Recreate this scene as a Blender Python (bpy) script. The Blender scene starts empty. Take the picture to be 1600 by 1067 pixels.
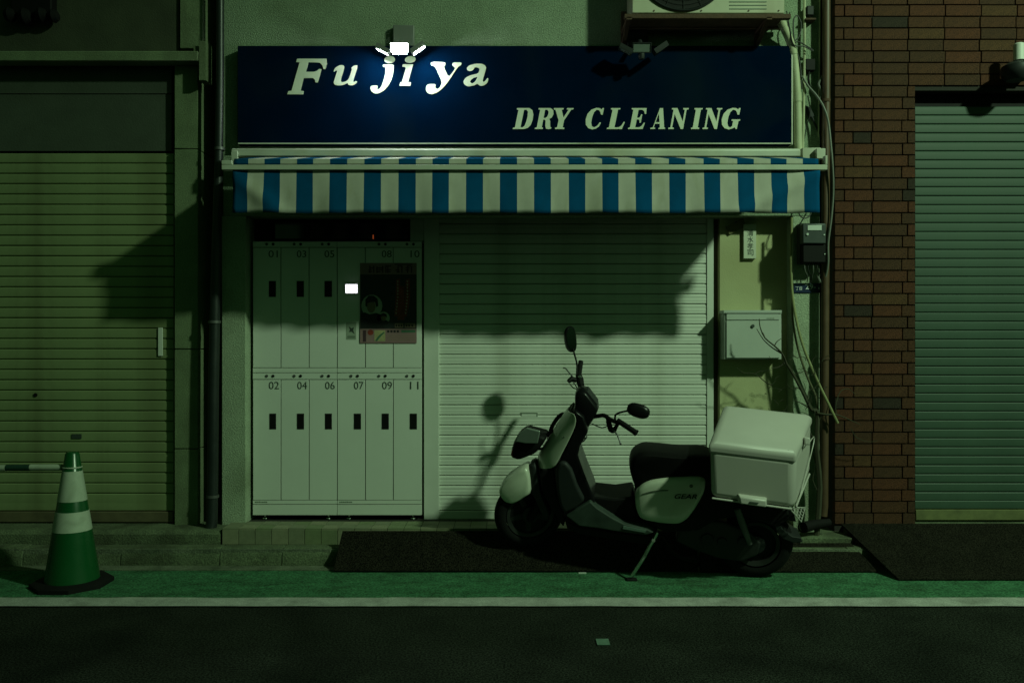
import bpy, bmesh, math, random
from mathutils import Vector, Matrix
random.seed(11)
scene = bpy.context.scene
COL = scene.collection
R_ = math.radians

# ------------------------------------------------------------------ camera, sky, sun, exposure
FPX, DIST, EYE = 1311.0, 5.7, 1.45
cam_d = bpy.data.cameras.new('camera')
cam_d.sensor_width = 36.0
cam_d.lens = FPX / 1600 * 36
cam_d.clip_end = 600
cam = bpy.data.objects.new('camera', cam_d)
cam.location = (0, -DIST, EYE)
cam.rotation_euler = (R_(90), 0, 0)
COL.objects.link(cam)
scene.camera = cam

SUN_EL, SUN_AZ = R_(38), R_(122)
world = bpy.data.worlds.new('World')
scene.world = world
world.use_nodes = True
wn = world.node_tree
bg = wn.nodes['Background']
sky = wn.nodes.new('ShaderNodeTexSky')
sky.sky_type = 'NISHITA'
sky.sun_disc = False
sky.sun_elevation = SUN_EL
sky.sun_rotation = SUN_AZ
hs = wn.nodes.new('ShaderNodeRGBToBW')          # city glow: the night sky keeps the sky's brightness, takes the lamps' green
tint = wn.nodes.new('ShaderNodeMix'); tint.data_type = 'RGBA'; tint.blend_type = 'MULTIPLY'
tint.inputs[0].default_value = 1.0
tint.inputs[7].default_value = (0.33, 1.0, 0.35, 1)
wn.links.new(sky.outputs[0], hs.inputs[0])
wn.links.new(hs.outputs[0], tint.inputs[6])
wn.links.new(tint.outputs[2], bg.inputs[0])
bg.inputs[1].default_value = 0.0145

sun_d = bpy.data.lights.new('fill_sun', 'SUN')  # faint sun lamp added as fill for the shaded parts
sun_d.energy = 0.015
sun_d.angle = R_(6)
sun_d.color = (0.6, 1.0, 0.62)
sun = bpy.data.objects.new('fill_sun', sun_d)
sun.rotation_euler = (R_(52), 0, R_(58))
COL.objects.link(sun)

scene.view_settings.view_transform = 'Standard'
scene.view_settings.look = 'None'
scene.view_settings.exposure = 0.0
scene.view_settings.gamma = 1.0
scene.view_settings.use_curve_mapping = False
scene.cycles.use_denoising = True
scene.cycles.use_adaptive_sampling = False
scene.cycles.sample_clamp_indirect = 0.5
scene.cycles.max_bounces = 5
scene.cycles.caustics_reflective = False
scene.cycles.caustics_refractive = False

LAMP_POS = Vector((6.22, -5.2, 6.91))
LAMP_AIM = Vector((0.9, -.4, .5))          # a shielded head: brightest on the shop front, fading towards the edges
LAMP_POWER = 2000.0
LAMP_COL = (0.66, 1.0, 0.61)

# ------------------------------------------------------------------ helpers
def W(px, py, y=0.0):
    k = (DIST + y) / FPX
    return Vector(((px - 800) * k, y, EYE + (533.5 - py) * k))
def X(px, y=0.0): return (px - 800) * (DIST + y) / FPX
def Z(py, y=0.0): return EYE + (533.5 - py) * (DIST + y) / FPX

MATS = {}
def mat(name, col, rough=0.6, metal=0.0, var=0.18, scale=6.0, bump=0.0, bscale=80.0, coat=0.0,
        stain=None, stain_amt=0.5, stain_scale=2.0, stain_stretch=(1, 1, 1), spec=0.5, speck=0.0, sscale=120):
    if name in MATS: return MATS[name]
    m = bpy.data.materials.new(name); m.use_nodes = True
    t = m.node_tree; N = t.nodes; L = t.links
    b = N['Principled BSDF']
    b.inputs['Roughness'].default_value = rough
    b.inputs['Metallic'].default_value = metal
    b.inputs['Specular IOR Level'].default_value = spec
    if coat: b.inputs['Coat Weight'].default_value = coat; b.inputs['Coat Roughness'].default_value = 0.08
    tc = N.new('ShaderNodeTexCoord')
    n1 = N.new('ShaderNodeTexNoise'); n1.inputs['Scale'].default_value = scale; n1.inputs['Detail'].default_value = 8
    n1.inputs['Roughness'].default_value = 0.65
    L.new(tc.outputs['Object'], n1.inputs['Vector'])
    r = N.new('ShaderNodeValToRGB')
    r.color_ramp.elements[0].position = 0.28; r.color_ramp.elements[1].position = 0.72
    r.color_ramp.elements[0].color = (*[c * (1 - var) for c in col], 1)
    r.color_ramp.elements[1].color = (*[min(1, c * (1 + var)) for c in col], 1)
    L.new(n1.outputs['Fac'], r.inputs[0])
    out = r.outputs[0]
    if stain:
        mp = N.new('ShaderNodeMapping'); mp.inputs['Scale'].default_value = stain_stretch
        L.new(tc.outputs['Object'], mp.inputs['Vector'])
        n2 = N.new('ShaderNodeTexNoise'); n2.inputs['Scale'].default_value = stain_scale; n2.inputs['Detail'].default_value = 6
        n2.inputs['Distortion'].default_value = 0.6
        L.new(mp.outputs[0], n2.inputs['Vector'])
        r2 = N.new('ShaderNodeValToRGB')
        r2.color_ramp.elements[0].position = 0.5; r2.color_ramp.elements[1].position = 0.72
        r2.color_ramp.elements[0].color = (0, 0, 0, 1)
        r2.color_ramp.elements[1].color = (stain_amt,) * 3 + (1,)
        L.new(n2.outputs['Fac'], r2.inputs[0])
        mx = N.new('ShaderNodeMix'); mx.data_type = 'RGBA'
        L.new(r2.outputs[0], mx.inputs[0]); L.new(out, mx.inputs[6]); mx.inputs[7].default_value = (*stain, 1)
        out = mx.outputs[2]
    if speck:
        v = N.new('ShaderNodeTexNoise'); v.inputs['Scale'].default_value = sscale; v.inputs['Detail'].default_value = 2
        L.new(tc.outputs['Object'], v.inputs['Vector'])
        rv = N.new('ShaderNodeMapRange'); rv.inputs[1].default_value = 0.38; rv.inputs[2].default_value = 0.62
        rv.inputs[3].default_value = 1 - speck; rv.inputs[4].default_value = 1 + speck
        L.new(v.outputs['Fac'], rv.inputs[0])
        ms = N.new('ShaderNodeVectorMath'); ms.operation = 'SCALE'
        L.new(out, ms.inputs[0]); L.new(rv.outputs[0], ms.inputs['Scale'])
        out = ms.outputs[0]
    L.new(out, b.inputs['Base Color'])
    rr = N.new('ShaderNodeMapRange'); rr.inputs[3].default_value = max(0.03, rough - 0.1); rr.inputs[4].default_value = min(1, rough + 0.1)
    L.new(n1.outputs['Fac'], rr.inputs[0]); L.new(rr.outputs[0], b.inputs['Roughness'])
    if bump:
        nb = N.new('ShaderNodeTexNoise'); nb.inputs['Scale'].default_value = bscale; nb.inputs['Detail'].default_value = 5
        L.new(tc.outputs['Object'], nb.inputs['Vector'])
        bp = N.new('ShaderNodeBump'); bp.inputs['Strength'].default_value = bump; bp.inputs['Distance'].default_value = 0.01
        L.new(nb.outputs['Fac'], bp.inputs['Height']); L.new(bp.outputs[0], b.inputs['Normal'])
    MATS[name] = m
    return m
def emit(name, col, strength):
    m = bpy.data.materials.new(name); m.use_nodes = True
    N = m.node_tree.nodes; N.remove(N['Principled BSDF'])
    e = N.new('ShaderNodeEmission'); e.inputs[0].default_value = (*col, 1); e.inputs[1].default_value = strength
    m.node_tree.links.new(e.outputs[0], N['Material Output'].inputs[0])
    return m

def wloc(o):
    v = Vector((0, 0, 0))
    while o is not None:
        v += Vector(o.location); o = o.parent
    return v
def tag(o, label=None, cat=None, group=None, kind=None):
    if label: o['label'] = label
    if cat: o['category'] = cat
    if group: o['group'] = group
    if kind: o['kind'] = kind
    return o
def thing(name, label, cat, loc, group=None):
    o = bpy.data.objects.new(name, None); COL.objects.link(o)
    o.location = loc; o.empty_display_size = 0.1
    return tag(o, label, cat, group)
def structure(name, loc=(0, 0, 0)):
    o = bpy.data.objects.new(name, None); COL.objects.link(o); o.location = loc
    o['kind'] = 'structure'
    return o
def link(name, me, parent=None, loc=(0, 0, 0)):
    o = bpy.data.objects.new(name, me); COL.objects.link(o); o.parent = parent; o.location = loc
    return o
def dup(o, loc, parent=None):
    c = o.copy(); COL.objects.link(c); c.location = loc
    if parent is not None: c.parent = parent
    return c

class MB:
    def __init__(s): s.bm = bmesh.new(); s.mi = 0
    def face(s, vs):
        try:
            f = s.bm.faces.new(vs); f.material_index = s.mi; return f
        except ValueError: return None
    def hexa(s, c):          # 8 corners: bottom loop 0-3, top loop 4-7
        v = [s.bm.verts.new(p) for p in c]
        for q in ((0, 3, 2, 1), (4, 5, 6, 7), (0, 1, 5, 4), (1, 2, 6, 5), (2, 3, 7, 6), (3, 0, 4, 7)): s.face([v[i] for i in q])
        return s
    def box(s, x0, x1, y0, y1, z0, z1, mtx=None):
        c = [Vector(p) for p in ((x0, y0, z0), (x1, y0, z0), (x1, y1, z0), (x0, y1, z0), (x0, y0, z1), (x1, y0, z1), (x1, y1, z1), (x0, y1, z1))]
        if mtx: c = [mtx @ p for p in c]
        return s.hexa(c)
    def pbox(s, px0, px1, py0, py1, y0, y1):     # front face given as seen, y0 its distance, y1 its back
        return s.box(X(px0, y0), X(px1, y0), y0, y1, Z(py1, y0), Z(py0, y0))
    def prism(s, pts, vec):
        vec = Vector(vec); n = len(pts)
        a = [s.bm.verts.new(p) for p in pts]; b = [s.bm.verts.new(Vector(p) + vec) for p in pts]
        s.face(a); s.face(b[::-1])
        for i in range(n): s.face([a[i], a[(i + 1) % n], b[(i + 1) % n], b[i]])
        return s
    def loft(s, rings, cap=True, closed=True):
        R = [[s.bm.verts.new(p) for p in r] for r in rings]
        n = len(rings[0])
        for a, b in zip(R, R[1:]):
            for i in range(n if closed else n - 1):
                s.face([a[i], a[(i + 1) % n], b[(i + 1) % n], b[i]])
        if cap: s.face(R[0][::-1]); s.face(R[-1])
        return s
    def tube(s, path, r, seg=8, cap=True):
        path = [Vector(p) for p in path]; n = len(path)
        rs = r if isinstance(r, (list, tuple)) else [r] * n
        rings = []; ref = None
        for i, p in enumerate(path):
            d = (path[min(i + 1, n - 1)] - path[max(i - 1, 0)])
            if d.length < 1e-9: d = Vector((0, 0, 1))
            d.normalize()
            if ref is None:
                ref = Vector((0, 0, 1)) if abs(d.z) < .9 else Vector((1, 0, 0))
            a = d.cross(ref)
            if a.length < 1e-4: a = d.cross(Vector((0, 1, 0)))
            a.normalize(); b = a.cross(d).normalized(); ref = b
            rings.append([p + (a * math.cos(t) + b * math.sin(t)) * rs[i] for t in (2 * math.pi * k / seg for k in range(seg))])
        return s.loft(rings, cap)
    def lathe(s, prof, c, axis=(0, 0, 1), seg=24, cap=True):      # prof: (radius, along)
        ax = Vector(axis).normalized()
        ref = Vector((0, 0, 1)) if abs(ax.z) < .9 else Vector((1, 0, 0))
        a = ax.cross(ref).normalized(); b = ax.cross(a).normalized(); c = Vector(c)
        rings = [[c + ax * h + (a * math.cos(t) + b * math.sin(t)) * max(r, 1e-4) for t in (2 * math.pi * k / seg for k in range(seg))] for r, h in prof]
        return s.loft(rings, cap)
    def mesh(s, name, mats, off=Vector((0, 0, 0)), smooth=35, recalc=True):
        if recalc: bmesh.ops.recalc_face_normals(s.bm, faces=s.bm.faces)
        bmesh.ops.translate(s.bm, verts=s.bm.verts, vec=-off)
        me = bpy.data.meshes.new(name); s.bm.to_mesh(me); s.bm.free()
        for m in (mats if isinstance(mats, (list, tuple)) else [mats]): me.materials.append(m)
        if smooth:
            for p in me.polygons: p.use_smooth = True
            me.set_sharp_from_angle(angle=R_(smooth))
        return me
    def build(s, name, mats, parent=None, bevel=0, seg=2, smooth=35, origin=None):
        off = wloc(parent) if parent is not None else Vector(origin or (0, 0, 0))
        o = link(name, s.mesh(name, mats, off, smooth), parent, (0, 0, 0) if parent is not None else off)
        if bevel:
            b = o.modifiers.new('bevel', 'BEVEL'); b.width = bevel; b.segments = seg; b.limit_method = 'ANGLE'; b.angle_limit = R_(40)
        return o
def catmull(pts, sub=5):
    pts = [Vector(p) for p in pts]; out = []
    for i in range(len(pts) - 1):
        p0, p1, p2, p3 = pts[max(i - 1, 0)], pts[i], pts[i + 1], pts[min(i + 2, len(pts) - 1)]
        for k in range(sub):
            t = k / sub
            out.append(.5 * ((2 * p1) + (p2 - p0) * t + (2 * p0 - 5 * p1 + 4 * p2 - p3) * t * t + (3 * p1 - p0 - 3 * p2 + p3) * t ** 3))
    return out + [pts[-1]]
def curve_mesh(cu, name, m):
    o = bpy.data.objects.new('outline', cu); COL.objects.link(o)
    me = bpy.data.meshes.new_from_object(o.evaluated_get(bpy.context.evaluated_depsgraph_get()))
    bpy.data.objects.remove(o); bpy.data.curves.remove(cu)
    me.materials.clear(); me.materials.append(m); me.name = name
    return me
def flat_shape(name, loops, y, depth, m, parent):   # loops of pixels on a plane facing the street -> solid letter
    cu = bpy.data.curves.new(name, 'CURVE'); cu.dimensions = '2D'; cu.fill_mode = 'BOTH'; cu.extrude = depth / 2
    for lp in loops:
        sp = cu.splines.new('POLY'); sp.points.add(len(lp) - 1); sp.use_cyclic_u = True
        for q, (a, b) in zip(sp.points, lp):
            p = W(a, b, y); q.co = (p.x, p.z, 0, 1)
    me = curve_mesh(cu, name, m)
    me.transform(Matrix.Translation((0, y, 0)) @ Matrix.Rotation(R_(90), 4, 'X'))
    me.transform(Matrix.Translation(-wloc(parent)))
    return link(name, me, parent)
def text_fit(name, body, box, y, m, parent, depth=0.0012, mtx=None):  # lettering fitted to its box on a plane facing the street
    cu = bpy.data.curves.new(name, 'FONT'); cu.body = body; cu.size = 1; cu.extrude = 0.01; cu.resolution_u = 3
    me = curve_mesh(cu, name, m)
    xs = [v.co.x for v in me.vertices]; ys = [v.co.y for v in me.vertices]
    if not xs: return None
    a, b, c, d = min(xs), max(xs), min(ys), max(ys)
    p0, p1 = W(box[0], box[3], y), W(box[2], box[1], y)
    for v in me.vertices:
        v.co = Vector((p0.x + (v.co.x - a) / (b - a) * (p1.x - p0.x), y + (-depth if v.co.z > 0 else 0), p0.z + (v.co.y - c) / (d - c) * (p1.z - p0.z)))
    if mtx: me.transform(mtx)
    me.transform(Matrix.Translation(-wloc(parent)))
    return link(name, me, parent)

# ------------------------------------------------------------------ materials
stucco = mat('dimmed_cream_stucco', (.225, .29, .195), .9, var=.16, scale=5, bump=.7, bscale=120, stain=(.10, .12, .07), stain_amt=.5, stain_scale=1.4, speck=.22)  # upper wall: pier stucco darkened, its dimmer light put into the colour
stucco_p = mat('pier_stucco', (.33, .39, .28), .9, var=.14, scale=5, bump=.6, bscale=130, stain=(.13, .15, .08), stain_amt=.5, stain_scale=1.6, speck=.15)
stucco_y = mat('yellow_plaster', (.44, .44, .25), .9, var=.08, scale=4, bump=.2, bscale=160, stain=(.3, .28, .13), stain_amt=.4, stain_scale=1.6)
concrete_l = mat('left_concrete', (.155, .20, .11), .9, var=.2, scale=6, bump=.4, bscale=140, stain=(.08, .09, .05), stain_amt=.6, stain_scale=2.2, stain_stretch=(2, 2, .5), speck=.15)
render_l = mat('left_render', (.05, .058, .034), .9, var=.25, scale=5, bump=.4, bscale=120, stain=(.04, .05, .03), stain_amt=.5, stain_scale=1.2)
kerb_m = mat('kerb_concrete', (.10, .125, .07), .95, var=.4, scale=7, bump=.6, bscale=90, stain=(.035, .04, .02), stain_amt=.8, stain_scale=4, speck=.3)
gutter_m = mat('gutter_concrete', (.13, .15, .10), .95, var=.35, scale=9, bump=.6, bscale=90, stain=(.03, .045, .025), stain_amt=.7, stain_scale=5, speck=.3)
asphalt = mat('asphalt', (.020, .024, .018), .95, var=.35, scale=3, bump=1.0, bscale=200, stain=(.006, .008, .006), stain_amt=.7, stain_scale=1.3, speck=.7, sscale=100, spec=.08)
green_paint = mat('green_road_paint', (.055, .17, .085), .9, var=.35, scale=9, bump=.7, bscale=240, stain=(.03, .07, .035), stain_amt=.75, stain_scale=3.2, stain_stretch=(1, 3, 1), speck=.42, sscale=100, spec=.1)
white_line_m = mat('white_line_paint', (.40, .41, .38), .85, var=.3, scale=10, bump=.6, bscale=240, stain=(.2, .21, .18), stain_amt=.75, stain_scale=4.5, speck=.2)
tile_m = [mat('step_tile_%s' % n, c, .7, var=.2, scale=14, bump=.15, bscale=120, stain=(.07, .08, .045), stain_amt=.6, stain_scale=5) for n, c in (('pale', (.22, .22, .14)), ('dull', (.18, .19, .12)), ('mossy', (.16, .19, .1)))]
mortar = mat('dark_mortar', (.022, .02, .016), .95, var=.2, bump=.3)
brick_ms = [mat('brick_%s' % n, c, .85, var=.25, scale=18, bump=.6, bscale=110, speck=.35, spec=.2) for n, c in (
    ('brown', (.066, .029, .015)), ('red_brown', (.076, .029, .015)), ('dark', (.054, .027, .015)), ('blackened', (.030, .022, .016)), ('tan', (.075, .038, .018)))]
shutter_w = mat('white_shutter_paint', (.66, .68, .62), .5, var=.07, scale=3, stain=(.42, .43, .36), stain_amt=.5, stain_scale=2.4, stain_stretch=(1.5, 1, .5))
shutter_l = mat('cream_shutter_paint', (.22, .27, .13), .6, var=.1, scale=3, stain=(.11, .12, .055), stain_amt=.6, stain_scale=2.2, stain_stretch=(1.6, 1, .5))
shutter_g = mat('green_shutter_paint', (.033, .069, .045), .6, var=.12, scale=4, stain=(.028, .058, .036), stain_amt=.5, stain_scale=1.6, stain_stretch=(.3, 1, 1.6))
shutter_moss = mat('mossy_bottom_rail', (.12, .13, .05), .8, var=.4, scale=9)
locker_m = mat('white_locker_steel', (.68, .70, .65), .42, var=.04, scale=2)
panel_m = mat('white_panel', (.64, .66, .6), .5, var=.06, scale=3)
black_m = mat('black_plastic', (.007, .007, .007), .6, var=.2, spec=.15)
rubber = mat('black_rubber', (.008, .008, .008), .8, var=.25, bump=.2, spec=.15)
gloss_black = mat('gloss_black_plastic', (.006, .006, .007), .32, var=.15, spec=.25)
dark_grey = mat('dark_grey_plastic', (.018, .021, .021), .55, var=.2, scale=10, spec=.25)
grey_foot = mat('grey_floor_plastic', (.036, .05, .042), .6, var=.3, scale=12, spec=.25)
chrome = mat('worn_chrome', (.62, .62, .6), .25, 1.0, var=.15)
alloy = mat('dull_alloy', (.12, .12, .12), .5, .5, var=.3, scale=14)
scoot_w = mat('white_scooter_paint', (.58, .60, .50), .3, var=.05, scale=4, coat=.4, stain=(.38, .38, .28), stain_amt=.4, stain_scale=5)
box_w = mat('white_box_plastic', (.47, .45, .42), .38, var=.04, scale=4, stain=(.5, .5, .42), stain_amt=.4, stain_scale=3)
vinyl = mat('black_seat_vinyl', (.005, .005, .005), .6, var=.2, bump=.15, bscale=200, spec=.12)
glass_d = mat('dark_lamp_glass', (.16, .19, .17), .12, var=.1, coat=.5)
orange_l = mat('orange_lens', (.35, .05, .02), .3, var=.1)
navy = mat('navy_sign_panel', (.0003, .0060, .021), .85, var=.15, scale=3, stain=(.016, .026, .020), stain_amt=.22, stain_scale=1.3, stain_stretch=(1, 1, .8), spec=.0)
letter_m = mat('ivory_letters', (.62, .66, .52), .5, var=.06, scale=6)
alum = mat('painted_aluminium', (.50, .52, .44), .4, var=.08, scale=4, stain=(.28, .26, .14), stain_amt=.5, stain_scale=3, stain_stretch=(1, 1, .3))
aw_white = mat('awning_white', (.47, .46, .40), .9, var=.1, scale=6, stain=(.33, .33, .22), stain_amt=.6, stain_scale=5, stain_stretch=(2, 1, .5), bump=.1, bscale=300)
aw_blue = mat('awning_blue', (.001, .062, .165), .95, var=.15, scale=6, spec=.05, stain=(.003, .055, .13), stain_amt=.5, stain_scale=5, stain_stretch=(2, 1, .5), bump=.1, bscale=300)
brown_pipe = mat('brown_downpipe', (.085, .05, .028), .5, var=.25, scale=9)
dark_pipe = mat('dark_downpipe', (.014, .018, .018), .42, var=.2, scale=9)
dark_post = mat('dark_brown_post', (.06, .05, .03), .7, var=.25, scale=7)
pvc = mat('ivory_duct', (.45, .46, .31), .6, var=.12, scale=8, stain=(.22, .24, .13), stain_amt=.5, stain_scale=5)
hose_m = mat('faded_hose', (.25, .26, .12), .6, var=.2, scale=10)
cable_m = mat('black_cable', (.014, .014, .014), .6, var=.2)
grey_cable = mat('grey_cable', (.14, .15, .13), .6, var=.2)
rust = mat('rusty_steel', (.075, .04, .022), .85, var=.4, scale=14, bump=.4)
ac_m = mat('ac_casing', (.46, .46, .34), .5, var=.07, scale=4, stain=(.25, .22, .13), stain_amt=.5, stain_scale=4)
plate_m = mat('brown_ramp_plate', (.014, .013, .009), .9, var=.3, scale=8, bump=1.0, bscale=150, speck=.7, spec=.08)
bark = mat('bare_bark', (.045, .045, .025), .9, var=.3, scale=20)
cone_g = mat('green_cone_plastic', (.002, .065, .015), .28, var=.08, scale=6, stain=(.01, .07, .02), stain_amt=.5, stain_scale=8, spec=.5)
cone_w = mat('white_cone_band', (.40, .44, .36), .35, var=.1, scale=8, stain=(.22, .25, .18), stain_amt=.5, stain_scale=9)
bar_d = mat('dark_green_bar', (.012, .04, .028), .5, var=.1)
grey_meter = mat('grey_meter_case', (.045, .055, .055), .4, var=.1)
pale_label = mat('pale_label', (.55, .6, .55), .5, var=.08, scale=20)
ink = mat('dark_ink', (.035, .05, .04), .6, var=.1)
ink_mid = mat('faded_ink', (.16, .2, .15), .6, var=.1)
deep = mat('unlit_interior', (.006, .006, .006), .9, var=.1)
pane_m = mat('dark_window_glass', (.006, .007, .008), .12, var=.1)
wood = mat('weathered_card', (.16, .14, .06), .8, var=.2)

# ================================================================== GROUND
PY = -0.18          # front of the step
road = MB().box(-150, 150, -150, 60, -1.0, 0.0).build('road', asphalt, smooth=0); road['kind'] = 'structure'
gs = MB().box(-60, 60, -.972, -.402, 0.001, .004).build('green_lane', green_paint, smooth=0); gs['kind'] = 'structure'
wl = MB()
# a worn hand-laid line: slightly uneven edges
n = 220; x0, x1 = -14, 14
top = []; bot = []
for i in range(n + 1):
    x = x0 + (x1 - x0) * i / n
    top.append(Vector((x, -.968 + random.uniform(-.006, .006), .008))); bot.append(Vector((x, -1.122 + random.uniform(-.004, .004), .008)))
vt = [wl.bm.verts.new(p) for p in top]; vb = [wl.bm.verts.new(p) for p in bot]
for i in range(n): wl.face([vb[i], vb[i + 1], vt[i + 1], vt[i]])
wlo = wl.build('white_line', white_line_m, smooth=0); wlo['kind'] = 'structure'
pm = MB().box(X(932, -1.66), X(952, -1.66), -1.70, -1.62, .004, .007).build('road_patch', mat('pale_green_paint_mark', (.09, .16, .12), .9, var=.3, scale=30), smooth=0)
pm['kind'] = 'structure'

gut = MB().box(-14, 14, -.402, -.301, .001, .010).build('gutter', gutter_m, smooth=0); gut['kind'] = 'structure'
kerb = structure('kerb', (0, -.24, 0))
xs = [X(p, -.3) for p in (-560, -415, -265, -112, 35, 188, 343, 440, 588, 735, 882, 1030, 1178, 1325, 1472, 1620, 1768, 1916, 2064)]
for a, b in zip(xs, xs[1:]):
    h = .118 + random.uniform(-.003, .003); yy = -.30 + random.uniform(-.004, .004)
    m = MB()
    prof = [(yy - .006, 0.002), (yy, .07), (yy + .012, h - .014), (yy + .03, h), (-.183, h), (-.183, .002)]
    m.prism([Vector((a + .002, q[0], q[1])) for q in prof], (b - a - .004, 0, 0))
    m.build('kerb_stone', kerb_m, kerb, bevel=.004)
# joints filled with dark mortar
MB().box(-14, 14, -.292, -.1825, .001, .112).build('kerb_bedding', gutter_m, kerb, smooth=0)

# step in front of the shop: concrete core faced with tiles
step = structure('tiled_step', (0, -.05, 0))
sx0, sx1 = X(348, PY), X(1246, PY)
MB().box(sx0 + .003, sx1, PY + .006, .70, .002, .2165).build('step_core', mortar, step, smooth=0)
tw = .1085
n = int((sx1 - sx0) / tw)
tops = [MB().box(0, tw - .004, 0, .105, 0, .012).mesh('tile', m, smooth=0) for m in tile_m]
fronts = [MB().box(0, tw - .004, 0, .012, 0, .0925).mesh('tile', m, smooth=0) for m in tile_m]
for i in range(n):
    x = sx0 + i * tw
    for r in range(2):
        o = link('tile', random.choice(tops), step, (x, PY - .001 + .05 + r * .109, .2105 + random.uniform(-.0012, .0012)))
    o = link('tile', random.choice(fronts), step, (x, PY - .006 + .05 + random.uniform(-.001, .001), .1185))
# left and right sills
ls = structure('left_sill', (X(100), -.1, 0))
m = MB().prism([Vector((-14, q[0], q[1])) for q in ((-.178, .002), (-.176, .185), (-.15, .206), (.6, .206), (.6, .002))], (14 + X(345, -.17), 0, 0))
m.build('sill_slab', kerb_m, ls, bevel=.004)
rs = structure('right_sill', (X(1450), -.1, 0))
MB().box(X(1318), 14, -.05, .6, .002, .212).build('sill_slab', kerb_m, rs, bevel=.006)
MB().box(X(1249, -.17), X(1316), -.18, .6, .002, .158).build('concrete_landing', kerb_m, rs, bevel=.006)
MB().box(X(1320), 14, -.181, -.052, .002, .125).build('concrete_footing', kerb_m, rs, bevel=.006)

# ================================================================== SHOP BUILDING
TOP = 6.2
shop = thing('shop_building', 'narrow cream stucco shop building with dark blue sign and white roller shutter', 'building', (0, .1, .2))
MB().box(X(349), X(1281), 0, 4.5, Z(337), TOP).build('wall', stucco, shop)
MB().box(X(346), X(384), .001, .62, .04, Z(337) - .001).build('side_pier', stucco_p, shop, bevel=.006)
MB().box(X(1239), X(1281), .002, .62, .04, Z(337) - .001).build('side_pier', stucco_p, shop, bevel=.006)
MB().box(X(384) + .001, X(1239) - .001, .60, 4.5, .2, Z(337) - .001).build('back_wall', deep, shop, smooth=0)
MB().pbox(1124.8, 1241, 330, 830, .13, .598).build('plaster_panel', stucco_y, shop)
MB().pbox(662, 686, 334, 812, .13, .598).build('post', panel_m, shop, bevel=.004)
# transom over the lockers
MB().pbox(641, 661.6, 334, 376.5, .14, .598).build('transom_panel', panel_m, shop)
MB().pbox(386, 424, 334, 376, .19, .26).build('transom_panel', black_m, shop)
tr = MB().pbox(424.5, 640.6, 333, 376.5, .22, .26).build('transom_window', black_m, shop)
MB().pbox(430, 636, 336, 373, .212, .2185).build('pane', pane_m, tr, smooth=0)
il = MB().pbox(582.2, 583.8, 367, 373.5, .206, .2115).build('indicator_light', emit('orange_indicator', (1, .2, .05), .16), tr, smooth=0)

def shutter(parent, px0, px1, py0, py1, y, pitch_px, m, guide=None, bottom=None, bottom_m=None, bh=15, depth=.017, mid=False):
    """roller shutter: housing plate with every slat as a piece"""
    pitch = pitch_px * (DIST + y) / FPX
    x0, x1, z0, z1 = X(px0, y), X(px1, y), Z(py1, y), Z(py0, y)
    back = MB().box(x0, x1, y + .022, y + .05, z0, z1).build('roller_shutter', mortar, parent, smooth=0)
    hgt = pitch - .0035
    if mid: pf = ((0, 0), (-.0075, .07), (-.008, .16), (-.0066, .24), (-.0082, .34), (-.0082, .50), (-.0066, .58), (-.0082, .68), (-.0078, .88), (-.004, .965), (0, 1))
    else: pf = ((0, 0), (-depth, .09), (-depth * 1.12, .3), (-depth * 1.15, .6), (-depth, .9), (0, 1))
    prof = [(q, t * hgt) for q, t in pf]
    ring = [Vector((0, a, b)) for a, b in prof] + [Vector((0, .012, hgt)), Vector((0, .012, 0))]
    me = MB().prism(ring, (x1 - x0, 0, 0)).mesh('slat', m, smooth=30)
    base = Vector((x0, y + depth * .6, 0)) - wloc(parent)
    z = z1 - pitch; zb = z0 + (bh * (DIST + y) / FPX)
    while z > zb - pitch * .6:
        zz = max(z, zb)
        link('slat', me, back, (base.x, base.y + random.uniform(-.0012, .0012), zz - wloc(parent).z)); z -= pitch
    MB().box(x0, x1, y - .012, y + .02, z0, zb - .003).build('bottom_rail', bottom_m or m, back, bevel=.004)
    return back
sh = shutter(shop, 686.5, 1104, 333, 811, .15, 15.75, shutter_w, depth=.013, mid=True, bh=14)
# lock and pull slot of the shutter
lk = MB(); lk.pbox(813, 840, 644.5, 646.2, .1480, .152); lk.pbox(838.2, 840, 646.3, 651, .1480, .152)
lk.build('pull_slot', ink_mid, sh, smooth=0)
MB().pbox(815, 838, 646.6, 650.6, .1474, .152).build('pull_slot_face', shutter_w, sh, smooth=0)
MB().pbox(1104.6, 1115, 333, 812, .143, .3).build('guide_rail', panel_m, shop, bevel=.002)
MB().pbox(1115.3, 1124.5, 333, 812, .19, .3).build('guide_rail', dark_post, shop, bevel=.002)
pass
MB().pbox(686.2, 1104.4, 811.6, 818, .10, .25).build('threshold', kerb_m, shop)

# ================================================================== LEFT BUILDING
lb = thing('corner_building', 'dim concrete neighbour building with cream roller shutter left of the drainpipe', 'building', (X(150), .2, .2))
LX = X(-260)
for a, b in ((97, 232.4), (233.6, 545), (546.4, 700.6), (702, 832)):
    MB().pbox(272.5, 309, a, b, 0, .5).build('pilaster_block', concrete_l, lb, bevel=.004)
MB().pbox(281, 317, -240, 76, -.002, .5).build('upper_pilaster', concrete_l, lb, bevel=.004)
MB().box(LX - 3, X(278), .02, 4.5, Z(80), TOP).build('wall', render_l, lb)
MB().box(LX - 3, X(309), .502, 4.5, .2, Z(80) - .002).build('rear_wall', deep, lb, smooth=0)
ledge = MB()
ledge.prism([Vector((LX - 3, q[0], q[1])) for q in ((.019, Z(77, -.1)), (-.10, Z(80, -.1)), (-.10, Z(95, -.1)), (.019, Z(95, -.1)))], (X(309, -.1) - LX + 3, 0, 0))
ledge.build('ledge', concrete_l, lb, bevel=.006)
e = MB(); e.pbox(310.5, 322, 64, 126, -.09, .02); e.pbox(302, 310, 72, 84, -.07, .018)
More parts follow.
